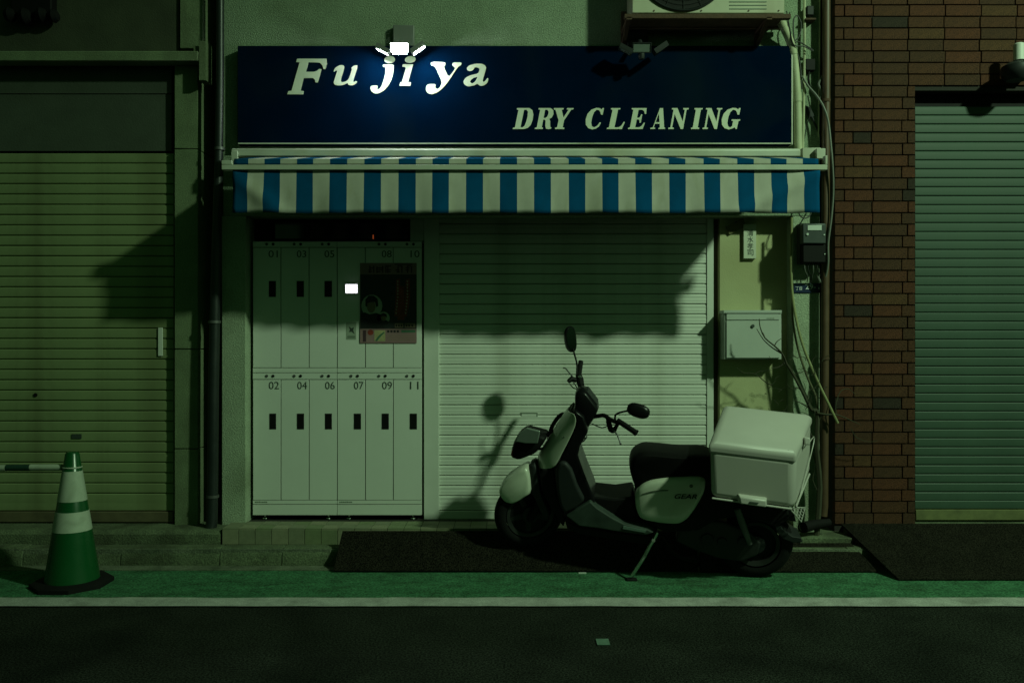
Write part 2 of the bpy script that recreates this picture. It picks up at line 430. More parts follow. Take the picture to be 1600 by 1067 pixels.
e.build('ledge_bracket', concrete_l, lb, bevel=.003)
MB().box(LX - 3, X(268, .045), .045, .499, Z(146.4, .045), Z(96, -.0)).build('header_panel', mat('header_paint', (.06, .075, .055), .8, var=.2, scale=4, bump=.2, stain=(.05, .06, .04)), lb)
MB().box(LX - 3, X(268, .052), .052, .499, Z(236, .05), Z(147.8, .05)).build('header_panel', MATS['header_paint'], lb)
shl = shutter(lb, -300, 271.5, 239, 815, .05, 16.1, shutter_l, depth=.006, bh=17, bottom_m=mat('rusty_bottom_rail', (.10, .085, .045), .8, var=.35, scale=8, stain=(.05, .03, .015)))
MB().pbox(247, 253.6, 512, 556, .036, .046).build('guide_bracket', panel_m, shl, bevel=.001)
MB().lathe([(.001, 0), (.013, 0), (.013, .006), (.001, .006)], W(55, 617, .0405), (0, 1, 0), 12).build('lock', black_m, shl)
MB().pbox(112, 127, 678, 685, .040, .045).build('pull_slot', ink, shl, smooth=0)
m = MB(); m.pbox(62, 66, 806, 812, .040, .045); m.pbox(68, 88, 807, 812, .040, .045); m.build('maker_plate', ink_mid, shl, smooth=0)

# ================================================================== BRICK BUILDING
bb = thing('brick_building', 'dark brown brick building with pale green roller shutter right of the shop', 'building', (X(1450), .2, .2))
BX0 = X(1304.5)
bx_open = X(1429.5)
wallp = MB()
wallp.box(BX0 + .002, bx_open - .002, .012, 4.5, .15, TOP)
wallp.box(bx_open - .001, X(2100), .012, 4.5, Z(141), TOP)
wl_ = wallp.build('wall', mortar, bb, smooth=0)
cp = 18.02 * DIST / FPX          # course pitch
bh = cp - .009
zbase = Z(818)
count = 0
mesh_cache = {}
def brick(x0, x1, z, kind):
    global count
    key = (round(x1 - x0, 3), kind)
    if key not in mesh_cache:
        mesh_cache[key] = MB().box(0, x1 - x0, 0, .05, 0, bh).mesh('brick', brick_ms[kind], smooth=0)
    base = wloc(wl_)
    o = link('brick', mesh_cache[key], wl_, (x0 - base.x, random.uniform(-.0035, .0015) - base.y, z - base.z))
    count += 1
LONG, SHORT, J = .2365, .1155, .0085
r = 0; z = zbase
stud = (bx_open - BX0)
while z < TOP - .1 and count < 292:
    over = z > Z(143)
    xr = X(1700) if over else bx_open
    x = BX0 + .001
    first = [.060, .118, .055, .122][r % 4]
    seq = [first, SHORT if r % 2 else LONG * .79]
    k = 0
    while x < xr - .01:
        wdt = seq[k] if k < len(seq) else (LONG if (not over and r % 2) else LONG * .80 if not over else LONG)
        wdt = round(wdt, 3)
        xe = min(x + wdt, xr)
        if xr - xe < .03: xe = xr
        kind = random.choices([0, 1, 2, 3, 4], [50, 18, 24, 5, 3])[0]
        if xe - x > .012: brick(x, xe, z, kind)
        x = xe + J; k += 1
    z += cp; r += 1
    if z > Z(-45): break
MB().pbox(1429.6, 2100, 141, 172, .10, .3).build('shutter_box', deep, bb, smooth=0)
shg = shutter(bb, 1429.8, 2050, 166, 812, .06, 14.0, shutter_g, depth=.0042, bh=17, bottom_m=shutter_moss)
MB().box(bx_open, X(2050), .065, .5, .2, .224).build('threshold', kerb_m, bb)

# ================================================================== SIGN
sign = thing('shop_sign', 'long dark navy fascia sign with ivory lettering above the striped awning', 'sign', (X(800), -.03, Z(232, -.07)))
SY = -.07
pan = MB().pbox(371, 1236.5, 72, 226, SY, .0).build('panel', navy, sign, bevel=.003)
MB().pbox(372, 1236, 223.4, 225.2, SY - .006, SY - .0005).build('trim_strip', alum, sign, smooth=0)
MB().pbox(1236.8, 1238.8, 74, 226, SY - .004, .0).build('edge_trim', alum, sign, smooth=0)
def cz(pts, ox, oy, s): return [(ox + a / s, oy + b / s) for a, b in pts]
def ell(cx, cy, rx, ry, rot=0, n=18):
    return [(cx + rx * math.cos(t) * math.cos(rot) - ry * math.sin(t) * math.sin(rot), cy + rx * math.cos(t) * math.sin(rot) + ry * math.sin(t) * math.cos(rot)) for t in (2 * math.pi * k / n for k in range(n))]
def soft(pts, it=1):
    for _ in range(it):
        q = []
        for i in range(len(pts)):
            a, b = pts[i], pts[(i + 1) % len(pts)]
            q += [(a[0] * .8 + b[0] * .2, a[1] * .8 + b[1] * .2), (a[0] * .2 + b[0] * .8, a[1] * .2 + b[1] * .8)]
        pts = q
    return pts
def crop_a(p): return cz(p, 420, 60, 4.2105)
def crop_b(p): return cz(p, 570, 30, 8.892)
LET = []
LET.append([crop_a([(180, 158), (187, 136), (380, 136), (382, 165), (372, 206), (360, 204), (352, 180), (335, 162), (262, 159), (244, 222), (298, 222), (318, 215), (332, 203), (347, 205), (323, 293), (306, 291), (305, 275), (290, 263), (230, 263), (209, 346), (231, 350), (226, 370), (122, 370), (128, 350), (150, 346), (203, 160)])])
LET.append([soft(crop_a([(426, 224), (432, 205), (445, 190), (470, 178), (492, 179), (498, 192), (471, 283), (482, 291), (508, 286), (528, 268), (549, 203), (541, 197), (560, 182), (588, 178), (554, 283), (560, 290), (574, 282), (583, 288), (566, 305), (545, 312), (522, 308), (519, 294), (495, 308), (460, 314), (432, 307), (426, 292), (432, 275), (452, 212), (440, 214)]))])
LET.append([soft(crop_b([(250, 632), (407, 632), (402, 690), (395, 760), (370, 850), (320, 940), (260, 1000), (190, 1037), (130, 1037), (90, 1008), (75, 965), (85, 930), (180, 925), (178, 950), (170, 978), (205, 972), (240, 920), (268, 830), (285, 760), (290, 690), (280, 667), (248, 667)]))])
LET.append([crop_b(ell(345, 568, 75, 52, -.1))])
LET.append([crop_b([(528, 632), (672, 632), (600, 880), (642, 882), (632, 932), (483, 932), (494, 880), (515, 880), (570, 690), (560, 670), (523, 665)])])
LET.append([crop_b(ell(632, 565, 76, 47, -.15))])
LET.append([soft(crop_a([(1066, 158), (1162, 158), (1162, 180), (1150, 186), (1182, 258), (1212, 222), (1226, 200), (1216, 186), (1206, 180), (1210, 160), (1270, 160), (1264, 180), (1246, 187), (1190, 272), (1150, 325), (1110, 357), (1075, 370), (1048, 364), (1033, 345), (1034, 320), (1048, 303), (1100, 302), (1094, 325), (1108, 336), (1126, 324), (1140, 290), (1096, 192), (1082, 182), (1066, 180)]))])
LET.append([soft(crop_a([(1303, 195), (1320, 179), (1360, 169), (1400, 169), (1424, 180), (1431, 198), (1406, 278), (1412, 290), (1425, 282), (1438, 262), (1446, 268), (1438, 295), (1415, 312), (1390, 315), (1372, 300), (1350, 312), (1310, 318), (1285, 306), (1279, 285), (1295, 260), (1330, 244), (1378, 234), (1388, 207), (1378, 195), (1356, 192), (1342, 212), (1320, 218), (1305, 210)])),
            soft(crop_a([(1373, 254), (1345, 262), (1325, 280), (1325, 292), (1340, 299), (1358, 286), (1370, 264)]))])
for lp in LET: flat_shape('letter', lp, SY - .0025, .0045, letter_m, sign)
G = {
 'D': ([(0, 0), (.55, 0), (.72, .06), (.83, .2), (.87, .45), (.85, .7), (.76, .9), (.6, 1), (0, 1), (0, .94), (.09, .92), (.09, .08), (0, .06)], [(.36, .08), (.36, .92), (.48, .92), (.56, .82), (.59, .6), (.58, .35), (.54, .16), (.46, .08)]),
 'R': ([(0, 0), (.42, 0), (.42, .06), (.35, .08), (.35, .45), (.42, .45), (.48, .4), (.52, .15), (.58, .02), (.7, -.01), (.85, .02), (.85, .08), (.79, .1), (.76, .2), (.73, .38), (.66, .48), (.78, .56), (.83, .72), (.78, .9), (.62, 1), (0, 1), (0, .94), (.09, .92), (.09, .08), (0, .06)], [(.35, .53), (.35, .92), (.46, .92), (.54, .85), (.56, .73), (.53, .6), (.45, .53)]),
 'Y': ([(.2, 0), (.65, 0), (.65, .06), (.56, .08), (.56, .42), (.8, .92), (.9, .94), (.9, 1), (.58, 1), (.58, .94), (.67, .92), (.5, .55), (.34, .92), (.42, .94), (.42, 1), (-.05, 1), (-.05, .94), (.04, .92), (.29, .42), (.29, .08), (.2, .06)],),
 'C': ([(.8, .68), (.8, 1), (.73, 1), (.7, .94), (.58, 1.0), (.42, 1.01), (.2, .92), (.06, .72), (.03, .45), (.1, .2), (.25, .04), (.45, -.02), (.62, .02), (.74, .12), (.8, .3), (.73, .32), (.65, .16), (.52, .08), (.4, .13), (.33, .3), (.32, .55), (.36, .8), (.46, .92), (.58, .9), (.67, .8), (.72, .68)],),
 'L': ([(0, 0), (.74, 0), (.82, .34), (.75, .34), (.68, .17), (.56, .08), (.36, .08), (.36, .92), (.46, .94), (.46, 1), (0, 1), (0, .94), (.09, .92), (.09, .08), (0, .06)],),
 'E': ([(0, 0), (.76, 0), (.82, .3), (.75, .3), (.68, .15), (.56, .08), (.36, .08), (.36, .46), (.46, .46), (.52, .4), (.53, .3), (.6, .3), (.6, .7), (.53, .7), (.52, .6), (.46, .54), (.36, .54), (.36, .92), (.54, .92), (.66, .86), (.72, .72), (.79, .72), (.76, 1), (0, 1), (0, .94), (.09, .92), (.09, .08), (0, .06)],),
 'A': ([(-.08, 0), (.22, 0), (.22, .06), (.13, .08), (.17, .25), (.47, .25), (.52, .08), (.44, .06), (.44, 0), (.86, 0), (.86, .06), (.79, .08), (.53, 1), (.33, 1), (.06, .08), (-.08, .06)], [(.19, .33), (.31, .74), (.44, .33)]),
 'N': ([(0, 0), (.3, 0), (.3, .06), (.2, .08), (.2, .72), (.68, 0), (.82, 0), (.82, .92), (.92, .94), (.92, 1), (.62, 1), (.62, .94), (.72, .92), (.72, .36), (.3, 1), (0, 1), (0, .94), (.1, .92), (.1, .08), (0, .06)],),
 'I': ([(0, 0), (.46, 0), (.46, .06), (.37, .08), (.37, .92), (.46, .94), (.46, 1), (0, 1), (0, .94), (.09, .92), (.09, .08), (0, .06)],),
 'G': ([(.8, .68), (.8, 1), (.73, 1), (.7, .94), (.58, 1.0), (.42, 1.01), (.2, .92), (.06, .72), (.03, .45), (.1, .2), (.25, .04), (.45, -.02), (.6, .02), (.72, .08), (.78, 0), (.83, 0), (.83, .38), (.9, .4), (.9, .46), (.5, .46), (.5, .4), (.58, .38), (.58, .14), (.5, .07), (.4, .13), (.33, .3), (.32, .55), (.36, .8), (.46, .92), (.58, .9), (.67, .8), (.72, .68)],),
}
for ch, a, b in (('D', 70, 178), ('R', 185, 283), ('Y', 284, 388), ('C', 450, 546), ('L', 560, 655), ('E', 670, 768), ('A', 787, 864), ('N', 880, 987), ('I', 998, 1060), ('N', 1058, 1162), ('G', 1158, 1257)):
    lps = G[ch]
    wm = max(p[0] + .21 * p[1] for p in lps[0]); w0 = min(p[0] + .21 * p[1] for p in lps[0])
    sc = (b - a) / (wm - w0)
    out = [[(780 + (a + (p[0] + .21 * p[1] - w0) * sc) / 3.3333, 140 + (207 - p[1] * 109) / 3.3333) for p in lp] for lp in lps]
    flat_shape('letter', out, SY - .0025, .0045, letter_m, sign)

# ================================================================== AWNING
awn = thing('awning', 'retracted awning with blue and white striped valance under the navy sign', 'awning', (X(820), -.2, Z(260, -.4)))
AY = -.60
cas = MB()
cas.prism([Vector((X(361, -.2), y, z)) for y, z in ((-.20, Z(244.5, -.2)), (-.20, Z(234, -.2)), (-.185, Z(231.5, -.2)), (-.02, Z(229, -.2)), (-.02, Z(244.5, -.2)))], (X(1251, -.2) - X(361, -.2), 0, 0))
cas.build('cassette', alum, awn, bevel=.006)
c2 = MB(); c2.pbox(361, 371, 236, 252, -.212, -.03); c2.build('end_cap', alum, awn, bevel=.003)
c3 = MB(); c3.pbox(1254, 1283, 231, 248, -.16, -.001); c3.build('wall_bracket', alum, awn, bevel=.003)
c3 = MB(); c3.pbox(1276, 1290, 232, 248, -.2, -.161); c3.build('wall_bracket', alum, awn, bevel=.003)
bar = MB(); bar.pbox(346, 1293, 257.5, 265.5, AY, AY + .05); bar.build('front_bar', alum, awn, bevel=.003)
MB().pbox(346, 362, 250.5, 257, AY + .005, AY + .05).build('bar_end', alum, awn, bevel=.002)
MB().pbox(1289.6, 1293, 243, 257, AY + .005, AY + .05).build('bar_end', alum, awn, bevel=.002)
# folding arms behind the bar
for pa, pb in ((420, 640), (1215, 1000)):
    m = MB(); m.tube([Vector((X(pa, -.06), -.05, Z(262, -.06))), Vector((X(pb, -.25), -.32, Z(266, -.25)))], .016, 8); m.tube([Vector((X(pb, -.25), -.32, Z(266, -.25))), Vector((X(pa, -.54), -.552, Z(262, -.54)))], .014, 8)
    m.build('folding_arm', alum, awn)
edges = [361 + 9, 385 + 0]  # stripe boundaries measured along the valance
bd = [363, 385.5, 411, 436, 462, 487.5, 514, 541, 568, 594.5, 622, 649, 675, 701, 728, 754.5, 781, 808, 834.5, 861, 889, 915, 941.5, 967, 993.5, 1019.5, 1046.5, 1072.5, 1101, 1126.5, 1154, 1180, 1206.5, 1231.5, 1257, 1281.5]
def strip_mesh(z_of, y_of, rows, name):
    m = MB()
    cols = []
    for i, (a, b) in enumerate(zip(bd, bd[1:])):
        for k in range(4): cols.append((a + (b - a) * k / 4, i % 2))
    cols.append((bd[-1], 0))
    grid = []
    for (p, s) in cols:
        grid.append([m.bm.verts.new(Vector((X(p, AY), y_of(p, r / rows), z_of(p, r / rows)))) for r in range(rows + 1)])
    for i in range(len(cols) - 1):
        m.mi = 1 - cols[i][1]
        for r in range(rows): m.face([grid[i][r], grid[i + 1][r], grid[i + 1][r + 1], grid[i][r + 1]])
    o = m.build(name, [aw_white, aw_blue], awn, smooth=60)
    sd = o.modifiers.new('thickness', 'SOLIDIFY'); sd.thickness = .0025
    return o
def crease(p, t):
    # diagonal folds near each end of the cloth
    d1 = (p - 363) / 90 - (t * 1.0 - .15); d2 = (1281 - p) / 110 - (t * 1.25 - .1)
    f = 0
    if p < 520: f += -.016 * math.exp(-(d1 * 5) ** 2)
    if p > 1130: f += -.020 * math.exp(-(d2 * 5) ** 2)
    return f
vz0, vz1 = Z(265, AY), Z(332.5, AY)
strip_mesh(lambda p, t: vz0 + (vz1 - vz0) * t + .002 * math.sin(p * .035) * t, lambda p, t: AY + .02 + .012 * t * math.sin(p * .118) * .6 + .006 * t * math.sin(p * .043) + crease(p, t) - .012 * t, 10, 'valance')
def cz_(p, t): return Z(257, AY + .03) + (Z(248.5, AY + .03) - Z(257, AY + .03)) * t / .5 if t <= .5 else Z(248.5, AY + .03) + (Z(245, -.2) - .004 - Z(248.5, AY + .03)) * (t - .5) / .5
def cy_(p, t): return AY + .03 if t <= .5 else AY + .03 + (-.2 - AY - .03) * (t - .5) / .5
strip_mesh(cz_, cy_, 6, 'canopy_fabric')
hem = MB().tube([W(p, 331.5, AY + .004) for p in (366, 600, 900, 1279)], .003, 6).build('hem', aw_white, awn)
bpy.data.objects.remove(hem)

# ================================================================== FLOODLIGHTS
def floodlight(pcx, label, lit, rot=0.0, py=75, y0=-.25):
    k = (DIST + y0) / FPX
    c = W(pcx, py, y0)
    t = thing('floodlight', label, 'floodlight', c, 'sensor floodlights above the sign')
    base = MB(); base.box(c.x - .072, c.x + .072, -.045, -.001, Z(76, 0), Z(43, 0)); shell_m = mat('pale_lamp_housing', (.17, .18, .165), .5, var=.06) if lit else dark_grey  # switched-off lamp gets dark plastic: the air conditioner's shade put into its colour
    base.build('wall_plate', shell_m, t, bevel=.006)
    MB().tube([Vector((c.x, -.04, c.z + .06)), Vector((c.x, -.14, c.z + .075)), Vector((c.x, y0 + .04, c.z + .03))], .013, 8).build('arm', shell_m, t)
    lensm = emit('lit_led_%d' % int(pcx), (.86, 1.0, .95), LED) if lit else glass_d
    lens0 = emit('lit_front_led_%d' % int(pcx), (.86, 1.0, .95), 60.0) if lit else glass_d
    for dx, nrm, axis, wd, hh in ((0, (0, -.94, -.34), (1, 0, 0), .112, .054), (-1, (-.46, .10, -.87), (.87, 0, -.49), .082, .055), (1, (.55, .08, -.80), (.78, 0, .62), .088, .058)):
        nv = Vector(nrm).normalized(); xv = Vector(axis).normalized(); xv = (xv - nv * xv.dot(nv)).normalized(); zv = xv.cross(-nv)
        hc_ = c + (Vector((0, 0, 0)) if dx == 0 else W(pcx + (-26 if dx < 0 else 30), py + (5 if dx < 0 else 3), y0 + .03) - c)
        mt = Matrix.Translation(hc_) @ Matrix((xv, -nv, zv)).transposed().to_4x4()
        a = MB(); a.box(-wd / 2 - .006, wd / 2 + .006, .0, .026, -hh / 2 - .006, hh / 2 + .006, mt)
        # raised rim round the lens
        e_ = .005
        for q in ((-wd/2-e_, wd/2+e_, -hh/2-e_, -hh/2), (-wd/2-e_, wd/2+e_, hh/2, hh/2+e_), (-wd/2-e_, -wd/2, -hh/2, hh/2), (wd/2, wd/2+e_, -hh/2, hh/2)):
            a.box(q[0], q[1], -.008, -.0005, q[2], q[3], mt)
        hd = a.build('lamp_head', shell_m, t)
        l = MB(); l.box(-wd / 2 + .001, wd / 2 - .001, -.004, -.001, -hh / 2 + .001, hh / 2 - .001, mt); l.build('lens', lens0 if (lit and dx == 0) else lensm, hd, smooth=0)
    if lit:                                            # glow strip added under the middle head to light the letters
        nv = Vector((0, .34, -.94)).normalized(); xv = Vector((1, 0, 0)); mt = Matrix.Translation(c + Vector((0, .014, -.0365))) @ Matrix((xv, -nv, xv.cross(-nv))).transposed().to_4x4()
        l = MB(); l.box(-.046, .046, -.0015, -.0005, -.012, .012, mt); l.build('letter_glow_strip', emit('letter_glow', (.86, 1.0, .95), 70.0), t, smooth=0)
    else:
        q = MB(); q.lathe([(.001, -.02), (.018, -.016), (.022, 0), (.022, .018), (.001, .02)], c + Vector((0, .02, -.052)), (0, 0, 1), 12); q.build('sensor', dark_grey, t)
    return t
LED = 230.0
floodlight(624, 'lit three headed floodlight shining white above the letters of the sign', True)
floodlight(1003, 'switched off three headed floodlight below the air conditioner', False, py=75, y0=-.22)

# ================================================================== AIR CONDITIONER
ac = thing('air_conditioner', 'cream outdoor air conditioner on rusty brackets at the top of the wall', 'air conditioner', W(1105, 22, -.25))
AYF = -.25
MB().pbox(987, 1226, -140, 21.5, AYF, -.02).build('casing', ac_m, ac, bevel=.008)
fan_c = W(1068, -57, AYF - .004); rad = 74 * (DIST + AYF) / FPX
MB().lathe([(.001, .0), (rad, 0), (rad, .003), (.001, .003)], fan_c + Vector((0, -.002, 0)), (0, 1, 0), 40).build('fan_opening', deep, ac)
g = MB()
for k in range(1, 12):
    rr = rad * k / 11.4
    g.tube([fan_c + Vector((rr * math.cos(t), -.008, rr * math.sin(t))) for t in (2 * math.pi * j / 48 for j in range(49))], .0016, 5, False)
for k in range(16):
    t = 2 * math.pi * k / 16
    g.tube([fan_c + Vector((.02 * math.cos(t), -.011, .02 * math.sin(t))), fan_c + Vector((rad * math.cos(t), -.007, rad * math.sin(t)))], .002, 5)
g.tube([fan_c + Vector((rad * math.cos(t), -.006, rad * math.sin(t))) for t in (2 * math.pi * j / 48 for j in range(49))], .006, 6, False)
g.build('fan_grille', dark_grey, ac)
for i in range(6):
    MB().pbox(1140, 1198, 13.5 - i * 5.5, 14.8 - i * 5.5, AYF - .003, AYF - .0003).build('louvre', ink_mid, ac, smooth=0)
for p, q in ((1022, 17), (1096, 17), (1170, 17), (1217, 17)):
    MB().lathe([(.001, 0), (.005, 0), (.005, .004), (.001, .004)], W(p, q, AYF - .0045), (0, 1, 0), 8).build('screw', rust, ac)
br = MB()
br.pbox(976, 1236, 22, 29, AYF - .03, AYF + .01)
br.box(X(976, AYF), X(1236, AYF), -.08, -.04, Z(29, AYF), Z(22, AYF))
for p in (982, 1200):
    xx = X(p, AYF)
    br.box(xx - .018, xx + .018, AYF - .03, -.001, Z(30, AYF) - .016, Z(29, AYF) - .001)
    br.box(xx - .018, xx + .018, -.02, -.001, Z(72), Z(20))
    br.prism([Vector((xx - .014, -.25, Z(30, AYF) - .016)), Vector((xx - .014, -.21, Z(30, AYF) - .016)), Vector((xx - .014, -.021, Z(66))), Vector((xx - .014, -.021, Z(72)))], (.028, 0, 0))
br.build('mounting_bracket', rust, ac, bevel=.002)
pl = MB(); pl.box(X(985, AYF), X(1225, AYF), AYF + .02, -.06, Z(27, AYF), Z(23, AYF)); pl.build('drip_tray', rust, ac)

# ================================================================== LOCKERS
def disc(name, c, r, m, parent, depth=.006, seg=14):
    return MB().lathe([(.0005, 0), (r, 0), (r, depth), (.0005, depth)], c, (0, 1, 0), seg).build(name, m, parent)
LY = .09
kx = (DIST + LY) / FPX
cols = [395, 439, 483, 527, 571, 614.5, 659.5]
hx = [(420, 431), (463.5, 474.7), (507, 518.6), None, (596.5, 607.5), (640, 651)]
hx2 = [(421, 431.3), (464, 475), (507.8, 518.5), (553, 564), (596.5, 607.5), (640.3, 651.4)]
nm1 = [('01', 419.5, 434), ('03', 463.7, 478.5), ('05', 507, 522.3), None, ('08', 596.5, 612), ('10', 641.5, 655.5)]
nm2 = [('02', 420, 436), ('04', 464.5, 479.7), ('06', 508, 523), ('07', 553, 568), ('09', 597, 612.5), ('11', 640.5, 654)]
def cabinet(c0, c1, label):
    t = thing('locker_cabinet', label, 'locker', Vector((X((cols[c0] + cols[c1]) / 2, LY), .2, .222)), 'white pick-up lockers beside the shutter')
    a, b = cols[c0], cols[c1]
    MB().pbox(a, b - .6, 378, 804.5, LY + .014, .55).build('casing', mat('locker_seam', (.16, .18, .14), .6, var=.05), t, smooth=0)
    def strip(n, p0, p1, q0, q1, y=LY): return MB().pbox(p0, p1, q0, q1, y, LY + .0135).build(n, locker_m, t, bevel=.0012)
    h1 = strip('header_strip', a, b - .8, 377.5, 386.2)
    strip('middle_strip', a, b - .8, 575, 582)
    h2 = strip('middle_strip', a, b - .8, 582.8, 592.4)
    b1 = strip('base_strip', a, b - .8, 781.6, 787.4)
    strip('plinth', a, b - .8, 788.4, 804.5)
    for c in range(c0, c1):
        p0, p1 = cols[c] + .5, cols[c + 1] - .8
        if nm1[c]:
            d = strip('door', p0, p1, 387.2, 574.2)
            MB().pbox(hx[c][0], hx[c][1], 439, 464, LY - .0025, LY - .0003).build('handle', black_m, d, bevel=.0006)
            text_fit('number', nm1[c][0], (nm1[c][1], 391.5, nm1[c][2], 402.3), LY - .0004, ink, d)
        else:
            d = strip('terminal_panel', p0, p1, 387.2, 574.2)
            MB().pbox(538.6, 559.6, 443, 459.4, LY - .006, LY - .0004).build('screen_frame', locker_m, d, bevel=.001)
            MB().pbox(540.2, 558, 444.6, 457.6, LY - .0085, LY - .0063).build('screen', emit('lit_screen', (.93, .92, 1.0), 3.0), d, smooth=0)
        d = strip('door', p0, p1, 593.4, 780.8)
        MB().pbox(hx2[c][0], hx2[c][1], 646, 670.5, LY - .0025, LY - .0003).build('handle', black_m, d, bevel=.0006)
        text_fit('number', nm2[c][0], (nm2[c][1], 596.2, nm2[c][2], 608), LY - .0004, ink, d)
        if nm1[c]:
            for px in (hx2[c][0] - 4.5, hx2[c][0] + 5.6): disc('knob', W(px, 381.6, LY - .004), .0095, black_m if px > hx2[c][0] else ink, h1, .0038)
        for px in (hx2[c][0] - 4.5, hx2[c][0] + 5.6): disc('knob', W(px, 587.4, LY - .004), .0098, black_m if px > hx2[c][0] else alloy, h2, .0038)
    m = MB()
    x = a + 3
    for k in range(7):
        w = random.uniform(1.6, 3.2); m.pbox(x, x + w, 783 + random.uniform(0, .4), 785.2, LY - .0006, LY - .0001); x += w + .5
    m.build('maker_label', ink_mid, b1, smooth=0)
    for px in ((414, 513) if c0 == 0 else (545, 645)):
        MB().lathe([(.001, 0), (.022, 0), (.020, .006), (.008, .012), (.007, .045), (.001, .045)], Vector((X(px, .12), .13, .2235)), (0, 0, 1), 12).build('foot', chrome, t)
    return t
cabinet(0, 3, 'white locker cabinet with doors numbered 01 to 06')
cabinet(3, 6, 'white locker cabinet with a lit screen and doors numbered 07 to 11')

# poster and sticker on the lockers
po = thing('poster', 'dark festival poster with pink border and portrait circles stuck across the lockers', 'poster', W(607, 537, .026))
pyy = LY - .0065
pink = mat('pink_paper', (.25, .145, .15), .7, var=.1); p_dark = mat('poster_dark_print', (.018, .022, .024), .6, var=.5, scale=30)
p_red = mat('poster_red_print', (.20, .028, .018), .6, var=.35, scale=20); p_skin = mat('poster_skin_print', (.20, .14, .10), .7, var=.15); p_pale = mat('poster_pale_print', (.36, .40, .34), .7, var=.15)
p_yel = mat('poster_yellow_print', (.35, .32, .16), .7, var=.3, scale=30); p_hair = mat('poster_black_print', (.010, .011, .012), .7, var=.2); p_green = mat('poster_green_print', (.05, .14, .08), .7, var=.2)
p_title = mat('poster_title_print', (.05, .02, .03), .7, var=.3)
MB().pbox(562.5, 651, 411, 536, pyy, LY - .0045).build('sheet', pink, po, smooth=0)
def pr(name, m, p0, p1, q0, q1, l=1): return MB().pbox(p0, p1, q0, q1, pyy - .0006 * l, pyy - .0006 * l + .0004).build(name, m, po, smooth=0)
def pshape(name, loops, m, l): return flat_shape(name, loops, pyy - .0006 * l, .0004, m, po)
pr('photo_area', p_dark, 563, 651, 429, 513.5, 1)
for a in (574, 588, 602, 618, 633):   # bold printed title, too dim to read
    for q in sorted(random.sample((415, 418, 421, 424), 3)):
        o_ = random.uniform(0, 4); pr('title_stroke', p_title, a + o_, a + o_ + random.uniform(5, 8), q, q + 1.6, 2)
    for q in random.sample((0, 3, 6, 9), 2): pr('title_stroke', p_title, a + q, a + q + 1.9, 414.5 + random.uniform(0, 3), 426.5, 3)
pr('title_stroke', p_hair, 617, 644, 412.4, 413.8, 2)
def banner(x0):
    return [[(x0, 437), (x0 + 6, 435), (x0 + 7, 460), (x0 + 5, 480), (x0 + 1, 495), (x0 - 3, 494), (x0 - 1, 470)]]
pshape('red_banner', banner(619), p_red, 2); pshape('red_banner', banner(634), p_red, 2); pr('red_panel', p_red, 621, 632, 447, 500, 1.5)
for bx in (619, 634):
    for i in range(11):
        yy = 439 + i * 4.9; xx = bx + 2.4 - max(0, i - 5) * .55
        pr('script_mark', p_pale, xx - 1.2, xx + random.uniform(.6, 1.8), yy, yy + .9, 3); pr('script_mark', p_pale, xx - .2, xx + .6, yy + 1.2, yy + random.uniform(2.2, 3.4), 3)
pshape('portrait_circle', [ell(581, 478, 16.5, 17.5)], p_pale, 2)
pshape('portrait_shoulders', [[(563.2, 490), (570, 488), (577, 491), (588, 489), (596, 492), (600, 513), (563.2, 513)]], p_hair, 3)
pshape('portrait_face', [ell(580, 479, 6.8, 9.8)], p_skin, 4)
pshape('portrait_hair', [[(571, 478), (571, 468), (576, 462), (584, 462), (590, 467), (591, 478), (588, 480), (586, 472), (579, 472), (574, 474), (573.5, 480)]], p_hair, 5)
pshape('small_portrait_circle', [ell(599, 497, 10, 10)], p_pale, 3)
pshape('small_portrait_shoulders', [[(590.5, 503), (596, 500), (603, 500), (608, 503), (605, 507), (594, 507)]], p_hair, 4)
pshape('small_portrait_face', [ell(599, 496.5, 4, 5.2)], p_skin, 5)
pshape('small_portrait_hair', [[(594, 497), (594.5, 491), (599, 489), (604, 491), (604.5, 497), (602.5, 494), (596, 494)]], p_hair, 6)
pr('caption_box', p_skin, 617, 630, 505, 512, 2); pr('caption_box', p_skin, 632.5, 649, 505, 512, 2)
for a in (618, 622, 626, 634, 638, 643): pr('caption_mark', p_hair, a, a + 2.6, 507, 510.5, 3)
pr('footer_bar', p_green, 627, 649, 515.6, 519.6, 1)
pr('footer_side', p_title, 567, 572, 516, 534, 1)
pshape('footer_badge', [ell(579, 519.3, 4.6, 4.3)], p_red, 1); pr('footer_drawing', p_yel, 585, 602, 516, 533, 1)
pshape('footer_stroke', [[(586, 532), (592, 524), (600, 518), (601, 519.5), (594, 527), (589, 533)]], p_green, 2)
for a in (605, 610, 615, 620): pr('footer_mark', p_hair, a, a + 3.2, 516, 519.4, 2)
for q in (524, 527.5, 531): pr('footer_line', p_skin, 606, 648, q, q + .8, 1)
st = thing('sticker', 'small square arrow sticker on the locker below the lit screen', 'sticker', W(549, 530, .026))
MB().pbox(541, 556.5, 503.5, 530.5, LY - .0016, LY - .0006).build('sheet', mat('sticker_print', (.30, .35, .28), .6, var=.1), st, smooth=0)
flat_shape('arrow', [[(545, 510), (549, 513), (553, 511), (552, 516), (554, 522), (549, 518), (545, 519), (547, 515)]], LY - .0024, .0006, ink, st)
MB().pbox(543, 555, 524.6, 528, LY - .0024, LY - .0018).build('caption_mark', ink_mid, st, smooth=0)

